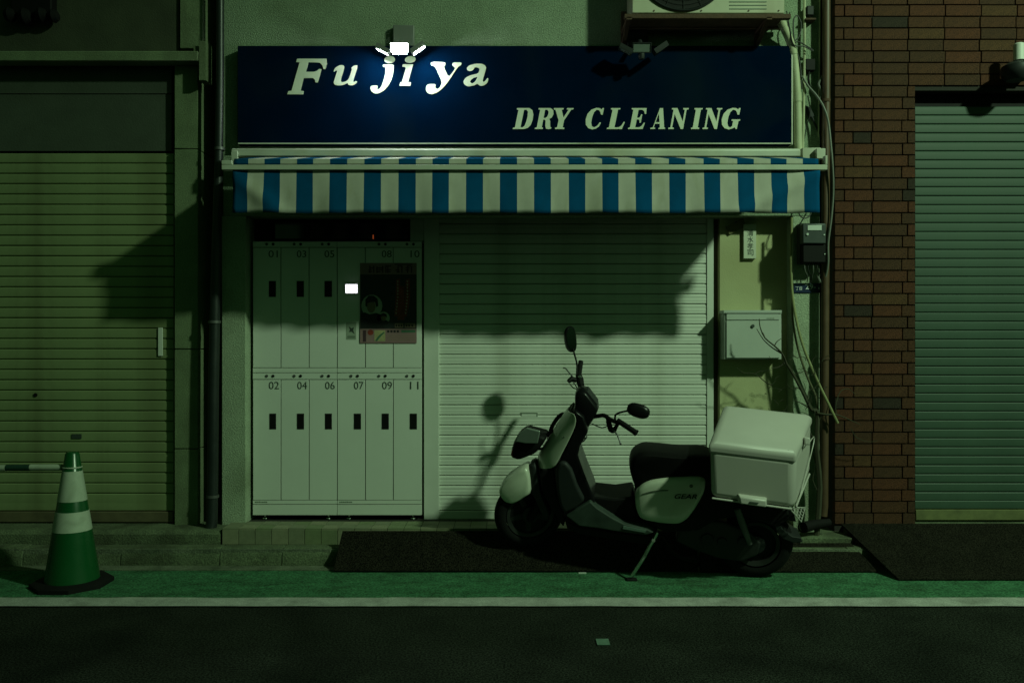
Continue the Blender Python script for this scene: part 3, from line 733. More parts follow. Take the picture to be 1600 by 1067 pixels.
# ================================================================== THINGS ON THE RIGHT OF THE SHOP
mail_m = mat('mailbox_steel', (.46, .49, .45), .45, var=.04)
mb = thing('mailbox', 'white steel mailbox with round lock on the yellow wall panel', 'mailbox', W(1175, 562, .06))
MY = .0
MB().pbox(1132, 1221, 487, 561.5, MY + .012, .129).build('body', mail_m, mb, bevel=.002)
MB().pbox(1130.6, 1221.6, 484.8, 489.4, MY - .004, .1285).build('lid', mail_m, mb, bevel=.002)
MB().pbox(1135.4, 1218.4, 490.2, 499.6, MY + .002, MY + .0115).build('flap', mail_m, mb, bevel=.001)
md = MB().pbox(1135.4, 1218.4, 501, 559, MY + .002, MY + .0115).build('door', mail_m, mb, bevel=.001)
disc('lock', W(1176.6, 509.3, MY - .006), .0115, ink, md, .0075)
m = MB(); x = 1198
for k in range(5):
    m.pbox(x, x + 1.8, 496.8, 498.2, MY + .001, MY + .0018); x += 2.5
m.build('maker_label', ink_mid, mb, smooth=0)

npl = thing('nameplate', 'white vertical nameplate with black brushed characters under the awning', 'nameplate', W(1171, 404, .05))
MB().pbox(1162, 1181.5, 350.5, 404, .104, .1295).build('board', mat('nameplate_board', (.56, .58, .47), .6, var=.06), npl, bevel=.0015)
for i, ch in enumerate('清水孝司'):
    text_fit('character', ch, (1167.8, 359.5 + i * 10.2, 1177.2, 368.8 + i * 10.2), .1035, ink, npl)
cd = thing('card', 'tilted dark card pinned beside the nameplate', 'card', W(1150, 367, .05))
rotm = [(1133.5, 354.5), (1161, 340.5), (1165.5, 354), (1140, 366.5)]
flat_shape('sheet', [rotm], .116, .006, wood, cd)
disc('pin', W(1150, 347, .109), .005, dark_grey, cd, .004)

em = thing('electric_meter', 'dark grey electric meter box with pale display above the address plate', 'meter', W(1270, 412, 0))
MB().pbox(1250, 1292, 349, 412, -.07, -.001).build('backing_board', dark_grey, em, bevel=.004)
MB().pbox(1254, 1291, 349, 381, -.13, -.071).build('display_case', grey_meter, em, bevel=.008)
MB().pbox(1262, 1284, 352, 360, -.1345, -.131).build('display', pale_label, em, bevel=.001)
MB().pbox(1254.5, 1290.5, 382, 410.5, -.115, -.071).build('terminal_cover', black_m, em, bevel=.006)
disc('dial', W(1262, 366, -.137), .008, pale_label, em, .006)
disc('screw', W(1288, 367, -.135), .005, pale_label, em, .004); disc('screw', W(1289, 397, -.12), .004, pale_label, em, .004)
ad = thing('address_plate', 'small navy address plate reading 29 below the meter', 'address plate', W(1260, 457, 0))
MB().pbox(1240, 1281, 442.5, 457.5, -.006, -.001).build('plate', mat('navy_enamel', (.008, .018, .06), .35, var=.1), ad, bevel=.001)
adw = mat('plate_white', (.75, .8, .8), .5, var=.05)
text_fit('number', '29-', (1258.5, 443.8, 1274.5, 452), -.0063, adw, ad)
text_fit('characters', '丁目', (1243, 448, 1253, 453.5), -.0063, adw, ad)
MB().pbox(1279, 1280.2, 449, 452, -.0075, -.0063).build('dash', adw, ad, smooth=0)

def pipe(name, label, cat, pts, r, m, group=None, seg=12, sub=0, brackets=(), bm_=None):
    path = catmull(pts, sub) if sub else [Vector(p) for p in pts]
    t = thing(name, label, cat, path[-1], group)
    MB().tube(path, r, seg).build('pipe' if cat != 'cable' else 'sheath', m, t)
    for (p, rr) in brackets:
        MB().lathe([(rr, -.009), (rr + .004, -.009), (rr + .004, .009), (rr, .009)], p, (0, 0, 1), 16, False).build('pipe_clip', bm_ or alloy, t)
    return t
DPY = -.075
pp = [W(344.5, -260, DPY), W(344, 100, DPY), W(342, 250, DPY), W(337, 420, DPY), W(333.5, 600, DPY), W(332, 760, DPY), W(331, 815, DPY), W(329, 832, DPY - .01), W(321, 842, DPY - .04), W(316, 846, DPY - .07)]
pipe('downpipe', 'dark vertical downpipe in the gap between the left pilaster and the shop', 'pipe', pp, [.026] * 2 + [.028, .034, .036, .037, .038, .039, .036, .034], dark_pipe, brackets=[(W(343, 233, DPY), .03), (W(335, 503, DPY), .038), (W(332, 775, DPY), .038)])
bp_ = [W(1291, -260, -.06), W(1291, 100, -.06), W(1289, 500, -.06), W(1287.5, 790, -.06), W(1286, 806, -.062), W(1278, 815, -.09), W(1262, 821, -.13), W(1256, 823, -.15)]
pipe('downpipe', 'brown vertical downpipe against the brick pier with elbow at the bottom', 'pipe', bp_[:5], .027, brown_pipe, brackets=[(W(1290, 158, -.06), .028), (W(1288, 560, -.06), .028)], bm_=rust)
eb = pipe('drain_elbow', 'short black drain pipe lying at the foot of the brown downpipe', 'pipe', [W(1296, 816, -.10), W(1284, 817.5, -.115), W(1270, 820, -.13), W(1256, 823.5, -.16)], [.026, .03, .034, .036], rubber, seg=16)
MB().lathe([(.030, -.004), (.036, -.004), (.0365, .004), (.030, .004)], W(1255.2, 823.8, -.162), (-.55, -.75, -.1), 16, False).build('pipe_mouth', gloss_black, eb)

dk = thing('pipe_duct', 'thick ivory air conditioner duct running down beside the sign', 'duct', W(1246, 250, -.05))
path = catmull([W(1216, 22, -.12), W(1224, 42, -.10), W(1236, 70, -.06), W(1242, 105, -.05), W(1246, 160, -.05), W(1247, 215, -.05), W(1248, 240, -.05)], 4)
MB().tube(path, .026, 14).build('duct_cover', pvc, dk)
for i in (3, 9, 15): MB().tube([path[i], path[i + 1]], .029, 14).build('duct_joint', pvc, dk)
CAB = 'cables and conduits on the shop corner'
def cable(label, pts, r, m, sub=5, cat='cable', name='cable'):
    return pipe(name, label, cat, pts, r, m, CAB, 7, sub)
cable('straight ivory conduit running down the wall right of the sign', [W(1257, -200, -.03), W(1257, 60, -.03), W(1256, 150, -.03), W(1254, 252, -.03)], .009, pvc, 3, 'conduit', 'conduit')
cable('thin ivory conduit nearest the brown downpipe at the top of the wall', [W(1281, -200, -.03), W(1281, 40, -.03), W(1280, 130, -.03), W(1286, 100, -.05)][:3] + [W(1279, 215, -.03)], .005, pvc, 3, 'conduit', 'conduit')
cable('looping black cable hanging below the air conditioner', [W(1234, 20, -.1), W(1231, 40, -.1), W(1237, 62, -.08), W(1247, 60, -.07), W(1252, 40, -.07), W(1246, 25, -.08), W(1240, 32, -.09), W(1240, 55, -.08), W(1243, 75, -.06), W(1250, 100, -.05), W(1253, 140, -.04)], .0045, cable_m)
cable('second black cable loop knotted beside the ivory duct', [W(1229, 18, -.12), W(1234, 45, -.11), W(1240, 70, -.09), W(1256, 73, -.08), W(1270, 80, -.06), W(1266, 76, -.06), W(1244, 66, -.07), W(1238, 90, -.06), W(1251, 118, -.05)], .004, cable_m)
cable('thick grey cable crossing from the conduit down to the awning end', [W(1254, 120, -.05), W(1263, 135, -.06), W(1276, 150, -.08), W(1287, 168, -.10), W(1294, 190, -.11), W(1298, 225, -.12), W(1301, 262, -.12), W(1302, 300, -.11), W(1299, 340, -.10), W(1294, 380, -.10), W(1294, 410, -.1), W(1290, 432, -.08), W(1283, 441, -.06), W(1277, 430, -.06)], .0075, grey_cable)
cable('grey cable curving along the top corner of the wall', [W(1286, -60, -.05), W(1288, 40, -.05), W(1289, 105, -.05), W(1284, 122, -.05), W(1279, 132, -.05), W(1284, 145, -.05), W(1281, 155, -.05)], .008, grey_cable)
cable('thin black cable dropping to the awning wall bracket', [W(1262, 150, -.04), W(1266, 175, -.04), W(1260, 200, -.03), W(1256, 222, -.03)], .0035, cable_m)
for i, (a, b) in enumerate(((1257, 1261), (1263, 1266), (1270, 1268), (1276, 1281))):
    cable(('leftmost', 'second', 'third', 'rightmost')[i] + ' of four short wires hanging out of the meter box', [W(a, 411, -.09), W(a + random.uniform(-2, 2), 422, -.09), W(b + 1, 432, -.06), W(b, 441, -.006)], .0035, cable_m if i % 2 else grey_cable)
cable('black cable loop poking out under the right end of the awning', [W(1246, 325, -.03), W(1250, 337, -.07), W(1258, 341, -.08), W(1266, 336, -.06), W(1268, 326, -.03)], .0045, cable_m)
jb = thing('junction_box', 'small black junction box on the wall right of the conduit', 'junction box', W(1268, 112, 0))
MB().pbox(1259, 1274, 92, 110, -.04, -.001).build('case', black_m, jb, bevel=.004)
MB().tube([W(1264, 110, -.02), W(1263, 124, -.03), W(1266, 140, -.03)], .008, 8).build('gland', black_m, jb)
jb2 = thing('wall_clamp', 'dark steel clamp plate behind the grey cable above the awning end', 'clamp', W(1268, 180, 0))
MB().prism([W(1258, 165, -.02), W(1266, 168, -.02), W(1273, 182, -.02), W(1264, 184, -.02)], (0, .019, 0)).build('plate', dark_grey, jb2)
MB().tube([W(1268, 182, -.015), W(1281, 210, -.015)], .007, 8).build('strut', dark_grey, jb2)
ins = thing('ceramic_insulator', 'pale knob insulator on the wall beside the duct', 'insulator', W(1250, 125, -.01))
MB().lathe([(.001, 0), (.018, .002), (.012, .012), (.02, .02), (.018, .03), (.001, .032)], W(1249, 123, -.04), (0, 1, 0), 12).build('body', pale_label, ins)
cb = thing('cable_bracket', 'small shelf bracket with dark fitting at the top right of the shop wall', 'bracket', W(1270, 30, 0))
MB().pbox(1259, 1275, 28.5, 31, -.06, -.001).build('shelf', rust, cb)
MB().pbox(1261, 1272, 9, 24, -.05, -.001).build('fitting', dark_grey, cb, bevel=.006)

HG = 'faded hoses hanging on the shop corner'
for lab, pts in (('faded yellow hose with cut end crossing the brown downpipe', [W(1237, 340, -.04), W(1236, 420, -.04), W(1240, 475, -.05), W(1253, 535, -.08), W(1275, 590, -.12), W(1294, 630, -.14), W(1309, 661, -.14)]),
                 ('darker hose hanging inside the yellow one on the stucco strip', [W(1238.5, 465, -.03), W(1239, 500, -.03), W(1247, 545, -.04), W(1262, 590, -.04), W(1274, 618, -.04), W(1278, 640, -.04)])):
    t = thing('hose', lab, 'hose', pts[-1], HG)
    MB().tube(catmull(pts, 5), .009 if 'yellow hose' in lab else .008, 9).build('tube', hose_m if 'cut end' in lab else mat('dull_hose', (.1, .1, .05), .7, var=.2), t)

# bare shrub at the foot of the wall
sh_ = thing('bare_shrub', 'leafless twiggy shrub growing up past the mailbox behind the delivery box', 'shrub', (X(1276, -.1), -.10, .158))
def c8(x, y, d=-.12): return W(1060 + x / 4.743, 460 + y / 4.743, d)
def twig(name, pts, r0, r1, sub=3):
    path = catmull(pts, sub); n = len(path)
    return MB().tube(path, [1.45 * (r0 + (r1 - r0) * i / (n - 1)) for i in range(n)], 6).build(name, bark, sh_)
twig('trunk', [Vector((X(1276, -.1), -.10, .158)), W(1281, 760, -.10), W(1276, 700, -.11), c8(1030, 880, -.11), c8(985, 850), c8(920, 720), c8(850, 590), c8(800, 510, -.14)], .013, .006)
twig('branch', [c8(800, 510, -.14), c8(770, 440, -.15), c8(710, 380, -.16), c8(640, 320, -.16), c8(605, 240, -.16), c8(600, 180, -.16)], .0055, .0018)
twig('branch', [c8(770, 440, -.15), c8(735, 420, -.15), c8(690, 390, -.15), c8(630, 335, -.15), c8(580, 255, -.15)], .004, .0015)
twig('branch', [c8(715, 375, -.16), c8(730, 350, -.16), c8(770, 320, -.16)], .003, .0012)
twig('branch', [c8(640, 318, -.16), c8(630, 290, -.16), c8(612, 270, -.15)], .002, .001)
twig('branch', [c8(790, 505, -.14), c8(740, 540, -.13), c8(690, 545, -.13)], .0045, .002)
twig('branch', [c8(690, 670, -.08), c8(640, 645, -.08), c8(570, 590, -.08), c8(480, 580, -.08), c8(430, 540, -.08)], .003, .0012)
twig('branch', [c8(570, 590, -.08), c8(600, 570, -.08), c8(690, 560, -.08)], .002, .001)
twig('branch', [c8(985, 850), c8(900, 800), c8(845, 780)], .004, .0015)
twig('branch', [c8(960, 790), c8(965, 720), c8(990, 700), c8(1030, 690)], .003, .001)
twig('branch', [c8(850, 590), c8(890, 585), c8(940, 560), c8(880, 550)], .003, .001)
twig('branch', [c8(850, 450), c8(880, 470), c8(920, 460), c8(970, 490)], .0025, .001)
twig('branch', [c8(1030, 880), c8(1100, 890, -.14), c8(1170, 890, -.14), c8(1250, 920, -.14), c8(1350, 965, -.14)], .006, .0015)
twig('branch', [c8(1170, 880, -.14), c8(1165, 820, -.14), c8(1200, 720, -.13), c8(1260, 700, -.12), c8(1310, 740, -.12)], .003, .001)
twig('branch', [c8(700, 470, -.15), c8(690, 480, -.14), c8(670, 455, -.13)], .0015, .0008)
twig('branch', [c8(920, 720), c8(880, 690), c8(840, 700), c8(800, 660)], .003, .001)
twig('branch', [W(1276, 700, -.11), W(1262, 668, -.12), W(1247, 655, -.13), W(1238, 640, -.13)], .004, .0012)
twig('branch', [W(1279, 735, -.1), W(1272, 715, -.1), W(1268, 690, -.1)], .003, .001)
twig('branch', [W(1330, 670, -.14), W(1338, 683, -.13), W(1356, 690, -.12), W(1372, 688, -.12)], .0018, .0008)
twig('branch', [W(1279, 770, -.1), W(1270, 750, -.11), W(1273, 735, -.11)], .003, .001)
for i in range(34):
    q = W(random.uniform(1195, 1290), random.uniform(560, 660), random.uniform(-.16, -.08)); d = Vector((random.uniform(-.06, .06), random.uniform(-.02, .02), random.uniform(-.01, .07)))
    twig('twig', [q, q + d * .5 + Vector((random.uniform(-.01, .01), 0, .008)), q + d], .0018, .0007, 2)

# ================================================================== WALL LAMP RIGHT, DARK LUMP LEFT
wlamp = thing('wall_lamp', 'dark wall lamp with white cylinder cap on the brick lintel', 'lamp', W(1590, 120, 0))
MB().lathe([(.001, -.02), (.06, -.018), (.088, .01), (.096, .05), (.09, .075), (.05, .10), (.001, .105)], W(1588, 122, -.14), (0, 0, 1), 20).build('bowl', dark_grey, wlamp)
MB().lathe([(.001, 0), (.034, .0), (.034, .105), (.028, .112), (.001, .112)], W(1592, 95, -.14), (0, 0, 1), 16).build('cap', locker_m, wlamp)
MB().box(X(1586), X(1600), -.09, .002, Z(122), Z(104)).build('bracket', dark_grey, wlamp, bevel=.003)
fx = thing('wall_lump', 'guessed dark fixture hanging from the upper left wall at the top edge', 'lump', W(48, 34, -.02))  # dark lump of guessed shape at the top edge
m = MB(); m.pbox(16, 80, -80, 22, -.06, .019); m.build('body', black_m, fx, bevel=.01)
for p, q, r in ((16, 24, .05), (40, 26, .055), (66, 24, .05), (84, 26, .045)):
    MB().lathe([(.001, -r * .8), (r * .7, -r * .6), (r, 0), (r * .7, r * .6), (.001, r * .8)], W(p, q, -.05), (1, 0, .1), 12).build('lobe', rubber, fx)

# ================================================================== RAMP PLATES
def plate(label, p0, p1, back, front, th=.014):
    (yb, zb), (yf, zf) = back, front
    t = thing('ramp_plate', label, 'ramp', ((p0[0] + p1[0]) / 2, yf, 0), 'brown ramp plates over the kerb')
    m = MB()
    A, B = Vector((p0[0], yb, zb)), Vector((p1[0], yb, zb)); Cc, Dd = Vector((p1[1], yf, zf)), Vector((p0[1], yf, zf))
    up = Vector((0, -(zb - zf), (yb - yf))).normalized()
    if up.z < 0: up = -up
    m.hexa([A - up * th, B - up * th, Cc - up * th, Dd - up * th, A, B, Cc, Dd])
    m.build('deck', plate_m, t, bevel=.004)
    for f in (.03, .5, .97):
        xx = A.x + (B.x - A.x) * f
        MB().prism([Vector((xx, yb - .01, .012)), Vector((xx, yb - .01, zb - th * 1.9)), Vector((xx, yf + .03, .013))][:3], (.02, 0, 0)).build('support_rib', rubber, t) if yb < -.31 else None
    return t
PA = ((-.275, .228), (-.452, .016))
plate('long brown ramp plate from the road up to the shop step under the front wheel', (X(535, PA[0][0]), X(520, PA[1][0])), (X(1090, PA[0][0]), X(1090, PA[1][0])), *PA)
plate('lower brown ramp plate behind the rear wheel ending at the kerb top', (X(1094, -.22), X(1094, -.452)), (X(1330, -.22), X(1372, -.452)), (-.215, .136), (-.455, .016))
plate('wide brown ramp plate in front of the green shutter', (X(1313, -.04), X(1404, -.63)), (X(2000, -.04), X(2000, -.63)), (-.045, .226), (-.63, .016))

lit = thing('litter', 'small pale scrap of paper on the green lane by the ramp plate', 'litter', W(910, 894, -.47))
MB().box(X(904, -.47), X(916, -.47), -.475, -.465, .005, .012).build('scrap', pale_label, lit, smooth=0)

# ================================================================== CONES AND BAR
CY = -.70
def cone(cx, label):
    s = (DIST + CY) / FPX
    t = thing('traffic_cone', label, 'traffic cone', (cx, CY, .004), 'green traffic cones')
    zt = lambda py: max(.02, EYE - (py - 533.5) * s)
    rad = lambda z: .152 - (.152 - .036) * (z - .03) / (.80 - .03)
    b = MB()
    ring = []
    for k in range(8):
        a = math.pi / 8 + k * math.pi / 4
        ring.append((.226 * math.cos(a), .226 * math.sin(a)))
    rings = [[Vector((cx + x * f, CY + y * f, z)) for x, y in ring] for f, z in ((1, .005), (1, .028), (.94, .036), (.6, .040))]
    b.loft(rings); b.build('base', rubber, t)
    z0, z1, z2, z3, z4, z5 = .035, zt(827), zt(797), zt(781), zt(735), zt(706)
    def frus(n, a, c, m, e=0): return MB().lathe([(rad(a) + e, a), (rad((a + c) / 2) + e, (a + c) / 2), (rad(c) + e, c)], (cx, CY, 0), (0, 0, 1), 40, True).build(n, m, t)
    MB().lathe([(rad(z0), z0), (rad(.3), .3), (rad(z5 - .01), z5 - .01), (rad(z5) - .006, z5), (.018, z5), (.016, z5 - .03), (.001, z5 - .03)], (cx, CY, 0), (0, 0, 1), 40).build('body', cone_g, t)
    frus('reflective_band', z1, z2, cone_w, .0018); frus('reflective_band', z3, z4, cone_w, .0018)
    return t, zt
cx = X(113, CY)
cn, zt = cone(cx, 'green traffic cone with white bands standing on the green lane')
cone(cx - 1.62, 'second green traffic cone holding the far end of the striped bar')
cbz = zt(731)
cbar = thing('cone_bar', 'striped white and dark bar hooked on the green cone', 'bar', (cx - .8, CY, cbz))
x_end = X(97, CY)
def bseg(n, a, b, m, r=.019): MB().lathe([(.002, 0), (r, .001), (r, b - a - .001), (.002, b - a)], (a, CY, cbz + .006 - (x_end - a) * .012), (1, 0, 0), 14).build(n, m, cbar)
bnds = [X(p, CY) for p in (97, 47.5, 10)]
bseg('stripe', bnds[1], bnds[0], cone_w); bseg('stripe', bnds[2], bnds[1] - .0005, bar_d)
xx = bnds[2]; k = 0
while xx > cx - 1.45:
    nx = max(xx - .2, cx - 1.51); bseg('stripe', nx, xx - .0005, cone_w if k % 2 == 0 else bar_d); xx = nx; k += 1
for q, sgn in ((cx, 1), (cx - 1.62, -1)):
    rr = .0515
    MB().tube([Vector((q + rr * math.cos(t), CY + rr * math.sin(t), cbz + .006)) for t in (2 * math.pi * j / 28 for j in range(29))], .0045, 6, False).build('ring', cone_w, cbar)

# ================================================================== SCOOTER
Rc = Vector((1.472, -.513, .006)); Fc = Vector((.092, -.332, .148))
U = (Fc - Rc).normalized()
V0 = Vector((0, 0, 1)).cross(U).normalized()
W0 = U.cross(V0).normalized()
LEAN = R_(11)
WV = (W0 * math.cos(LEAN) + V0 * math.sin(LEAN)).normalized()
VV = (V0 * math.cos(LEAN) - W0 * math.sin(LEAN)).normalized()     # towards the rider's left, the side we see
CAMP = Vector((0, -DIST, EYE))
def S(px, py, v=0.0):
    d = Vector(((px - 800) / FPX, 1, (533.5 - py) / FPX))
    t = (v - (CAMP - Rc).dot(VV)) / d.dot(VV)
    return CAMP + d * t
sc_label = 'white and black delivery scooter on its side stand with a large white rear box'
sc = thing('delivery_scooter', sc_label, 'scooter', Rc)
def sprism(name, out, v1, v0, m, parent=sc, bevel=.01, seg=3):
    near = [S(a, b, v1) for a, b in out]
    return MB().prism(near, VV * (v0 - v1)).build(name, m, parent, bevel=bevel, seg=seg)
def pillow(name, out, hw, m, parent=sc, vc=0.0, sc_=((-1, .80), (-.92, .9), (-.7, .97), (0, 1), (.7, .97), (.92, .9), (1, .80)), smooth=50):
    base = [S(a, b, vc) for a, b in soft(out, 1)]
    c = sum(base, Vector()) / len(base)
    rings = [[c + (p - c) * s + VV * (hw * f) for p in base] for f, s in sc_]
    return MB().loft(rings).build(name, m, parent, smooth=smooth)
def wheel(name, c, axis, r, w, rimr, m_rim):
    axis = axis.normalized()
    hub = MB().lathe([(.02, -w * .55), (.055, -w * .5), (.06, 0), (.055, w * .5), (.02, w * .55)], c, axis, 20).build(name, dark_grey, sc)
    tr = r - rimr
    prof = []
    for k in range(17):
        a = -math.pi * .62 + 2 * math.pi * .62 * k / 16
        prof.append((rimr + tr * .38 + tr * .62 * math.cos(a), w / 2 * math.sin(a)))
    MB().lathe(prof, c, axis, 48, False).build('tyre', rubber, hub)
    MB().lathe([(rimr - .016, -w * .34), (rimr + .006, -w * .42), (rimr + .008, -w * .36), (rimr - .01, 0), (rimr + .008, w * .36), (rimr + .006, w * .42), (rimr - .016, w * .34), (rimr - .022, 0), (rimr - .016, -w * .34)], c, axis, 40, False).build('rim', m_rim, hub)
    MB().lathe([(.02, -w * .2), (rimr - .014, -w * .16), (rimr - .014, w * .16), (.02, w * .2)], c, axis, 32).build('wheel_disc', black_m, hub)
    ref = Vector((0, 0, 1)); a = axis.cross(ref).normalized(); b = axis.cross(a).normalized()
    for k in range(5):
        t = 2 * math.pi * k / 5 + .3; d = a * math.cos(t) + b * math.sin(t); q = axis.cross(d)
        m = MB()
        pts = []
        for (rr, ww, hh) in ((.045, .022, .02), (rimr - .012, .013, .014)):
            for sx, sy in ((-1, -1), (1, -1), (1, 1), (-1, 1)): pts.append(c + d * rr + q * ww * sx + axis * hh * sy)
        m.hexa(pts).build('spoke', m_rim, hub, bevel=.003)
    return hub
STEER = R_(22)
rear_c = Rc + WV * .226
rim_m = mat('dark_wheel_rim', (.022, .024, .022), .5, .2, var=.3, scale=14, spec=.3)  # rim in an even near-black tone
wheel('rear_wheel', rear_c, VV, .226, .11, .136, rim_m)
faxis = (VV * math.cos(STEER) - U * math.sin(STEER)).normalized()
front_c = Fc + WV * .226
wheel('front_wheel', front_c, faxis, .226, .09, .148, rim_m)
fdir = (U * math.cos(STEER) + VV * math.sin(STEER)).normalized()
# fork
for s in (1, -1):
    a = front_c + faxis * (.062 * s); b = front_c + faxis * (.062 * s) + WV * .33 - U * .14
    MB().tube([a - WV * .03 + U * .01, a, a.lerp(b, .45), b], [.02, .024, .02, .017], 10).build('fork_leg', black_m, sc)
# front mudguard: shell wrapped over the wheel
def arch(name, m, c, axis, fwd, r0, a0, a1, hw, drop, seg=18, parent=sc, flare=0.0):
    up = WV; rings = []
    for i in range(seg + 1):
        t = a0 + (a1 - a0) * i / seg
        d = fwd * math.cos(t) + up * math.sin(t)
        rr = r0 + flare * math.sin(math.pi * i / seg)
        e = math.sin(math.pi * min(1, max(0, i / seg))) ** .45
        h = hw * (.55 + .45 * e)
        ring = []
        for k in range(9):
            q = -1 + 2 * k / 8
            ring.append(c + d * (rr - drop * (.4 + .6 * e) * abs(q) ** 2.4) + axis * h * (q if abs(q) < .9 else q))
        rings.append(ring)
    mm = MB().loft(rings, cap=False, closed=False)
    o = mm.build(name, m, parent, smooth=60)
    sd = o.modifiers.new('thickness', 'SOLIDIFY'); sd.thickness = .005
    return o
pillow('front_mudguard', [(781, 762), (785, 752), (795, 741), (810, 731), (827, 722), (831, 738), (833, 764), (824, 770), (812, 778), (802, 782), (791, 779), (784, 771)], .085, scoot_w, vc=.035)
pillow('mudguard_rear', [(828, 721), (838, 716), (843, 735), (846, 765), (862, 800), (856, 812), (848, 800), (838, 776), (832, 766)], .07, dark_grey, vc=.02)
# front shield
Lb = [(888, 641), (879, 653), (865, 676), (851, 698), (839, 716), (841, 733)]
Rb = [(897, 645), (902, 659), (894, 678), (884, 698), (873, 719), (866.5, 731.5)]
rings = []; inner = []
for (l, r_) in zip(Lb, Rb):
    ne = S(r_[0], r_[1], .15); rg = S(l[0], l[1], .055)
    fe = ne - VV * .30; rf = rg - VV * .11
    m1 = (ne + rg) / 2 + U * .012 + VV * .018; m2 = (fe + rf) / 2 + U * .012 - VV * .018
    rings.append([ne, m1, rg, (rg + rf) / 2 + U * .012, rf, m2, fe]); inner.append((ne, fe))
o = MB().loft(rings, cap=False, closed=False).build('front_cowl', scoot_w, sc, smooth=60)
sd = o.modifiers.new('thickness', 'SOLIDIFY'); sd.thickness = .008; sd.offset = 1
ss = o.modifiers.new('smooth', 'SUBSURF'); ss.levels = 2; ss.render_levels = 2
for p in ((889, 673), (881, 683)):
    MB().lathe([(.001, 0), (.004, 0), (.004, .004), (.001, .004)], S(p[0], p[1], .130), VV, 8).build('rivet', chrome, sc)
sprism('leg_shield', [(897, 641), (912, 652), (919, 675), (906, 698), (903, 712), (912, 738), (924, 768), (930, 786), (905, 798), (884, 806), (870, 772), (866, 734), (884, 700), (895, 676), (903, 659)], .135, -.15, gloss_black, bevel=.012)
sprism('shield_side_panel', [(868, 735), (874, 722), (884, 722), (893, 733), (903, 760), (914, 782), (900, 795), (882, 804), (874, 790), (869, 765)], .165, .10, dark_grey, bevel=.02, seg=4)
sprism('lower_cowl', [(842, 734), (866, 732), (870, 770), (884, 812), (880, 824), (872, 812), (858, 790), (846, 765)], .10, -.11, black_m, bevel=.012)
# floor and belly
sprism('floorboard', [(884, 806), (905, 793), (922, 783), (932, 793), (955, 808), (976, 819), (1012, 827), (1022, 832), (1010, 836), (960, 830), (938, 826), (905, 822)], .17, -.16, grey_foot, bevel=.008)
sprism('floor_tunnel', [(922, 776), (960, 780), (988, 776), (1000, 815), (1018, 828), (976, 819), (950, 806), (930, 792)], .10, -.17, black_m, bevel=.012)
sprism('belly_cover', [(882, 812), (905, 823), (960, 831), (1012, 837), (1030, 846), (1004, 850), (955, 842), (905, 834), (886, 826)], .13, -.13, black_m, bevel=.01)
sprism('floor_edge_trim', [(974, 821.5), (1010, 828.5), (1008, 832), (973, 826)], .176, .171, mat('pale_trim', (.12, .17, .15), .5, var=.2), bevel=0)
# headlamp
hl = pillow('headlamp', [(800, 709), (802, 692), (810, 677), (823, 667.5), (845, 673), (858, 677), (850, 690), (840, 702), (826, 708), (812, 713)], .095, black_m, vc=.03)
sprism('lens', [(804, 690), (811, 677), (823, 668.5), (844, 674), (840, 693), (822, 693)], .150, .13, glass_d, hl, bevel=.006)
pillow('turn_signal', [(798.5, 711), (800.5, 699), (805, 701), (808, 708), (806, 713)], .03, orange_l, hl, vc=.09)
MB().tube([S(845, 676, .06), S(858, 676, .04), S(870, 672, .0)], .008, 8).build('lamp_stay', black_m, sc)
MB().tube([S(832, 702, .06), S(846, 701, .03), S(858, 697, .0)], .008, 8).build('lamp_stay', black_m, sc)
MB().tube(catmull([S(857, 690, -.04), S(862, 668, -.05), S(872, 652, -.06), S(880, 647, -.08), S(884, 650, -.10)], 4), .013, 8).build('front_carrier', black_m, sc)
# handlebar cover and meter
pillow('handlebar_cover', [(899, 610), (907, 605), (916, 606), (926, 619), (937, 633), (932, 646), (926, 655), (918, 668), (908, 672), (899, 660), (893, 646), (899, 630)], .085, gloss_black, vc=.0)
sprism('meter_panel', [(913, 611), (918, 611), (934, 632), (930, 637)], .06, -.06, dark_grey, bevel=.004)
MB().tube(catmull([S(903, 700, .03), S(908, 692, .03), S(913, 688, .03), S(917, 682, .03), S(915, 679, .03)], 3), .0035, 6).build('bag_hook', alloy, sc)
MB().tube(catmull([S(903, 684, .1), S(907, 690, .1), S(912, 689, .1), S(915, 683, .1)], 3), .004, 6).build('bag_hook', alloy, sc)
# handlebars: ends set by their own distance from the camera
yn, yf = -.80, -.24
def T(name, pts, r, m, parent=sc, seg=10, sub=4): return MB().tube(catmull(pts, sub), r, seg).build(name, m, parent)
hb1 = T('handlebar', [W(925, 651, -.60), W(933, 650, -.64), W(944, 649, -.68), W(953, 655, -.72), W(962, 659, -.75)], .013, black_m)
g1 = T('grip', [W(965, 657, -.755), W(979, 666, -.79), W(993, 675.5, -.82)], .0165, rubber, hb1, 12)
MB().lathe([(.001, 0), (.02, 0), (.02, .008), (.001, .008)], W(993, 675.5, -.82), W(993, 675.5, -.82) - W(979, 666, -.79), 12).build('grip_end', rubber, hb1)
b = MB(); b.tube(catmull([W(949, 652, -.70), W(952, 663, -.715), W(955, 672, -.72), W(960, 671, -.73), W(966, 660, -.745)], 3), [.012] * 2 + [.016] * 8 + [.012] * 3, 8)
b.build('switch_box', black_m, hb1)
T('brake_lever', [W(957, 671, -.74), W(963, 677, -.77), W(967, 685, -.79), W(969.5, 693, -.80)], .005, alloy, hb1, 7)
MB().lathe([(.001, -.007), (.006, -.004), (.007, 0), (.006, .004), (.001, .007)], W(969.6, 693, -.80), (0, 1, 0), 10).build('lever_tip', alloy, hb1)
mi = T('mirror_stalk', [W(961, 657, -.745), W(962, 648, -.75), W(972, 643.5, -.77), W(985, 641, -.80)], .006, black_m)
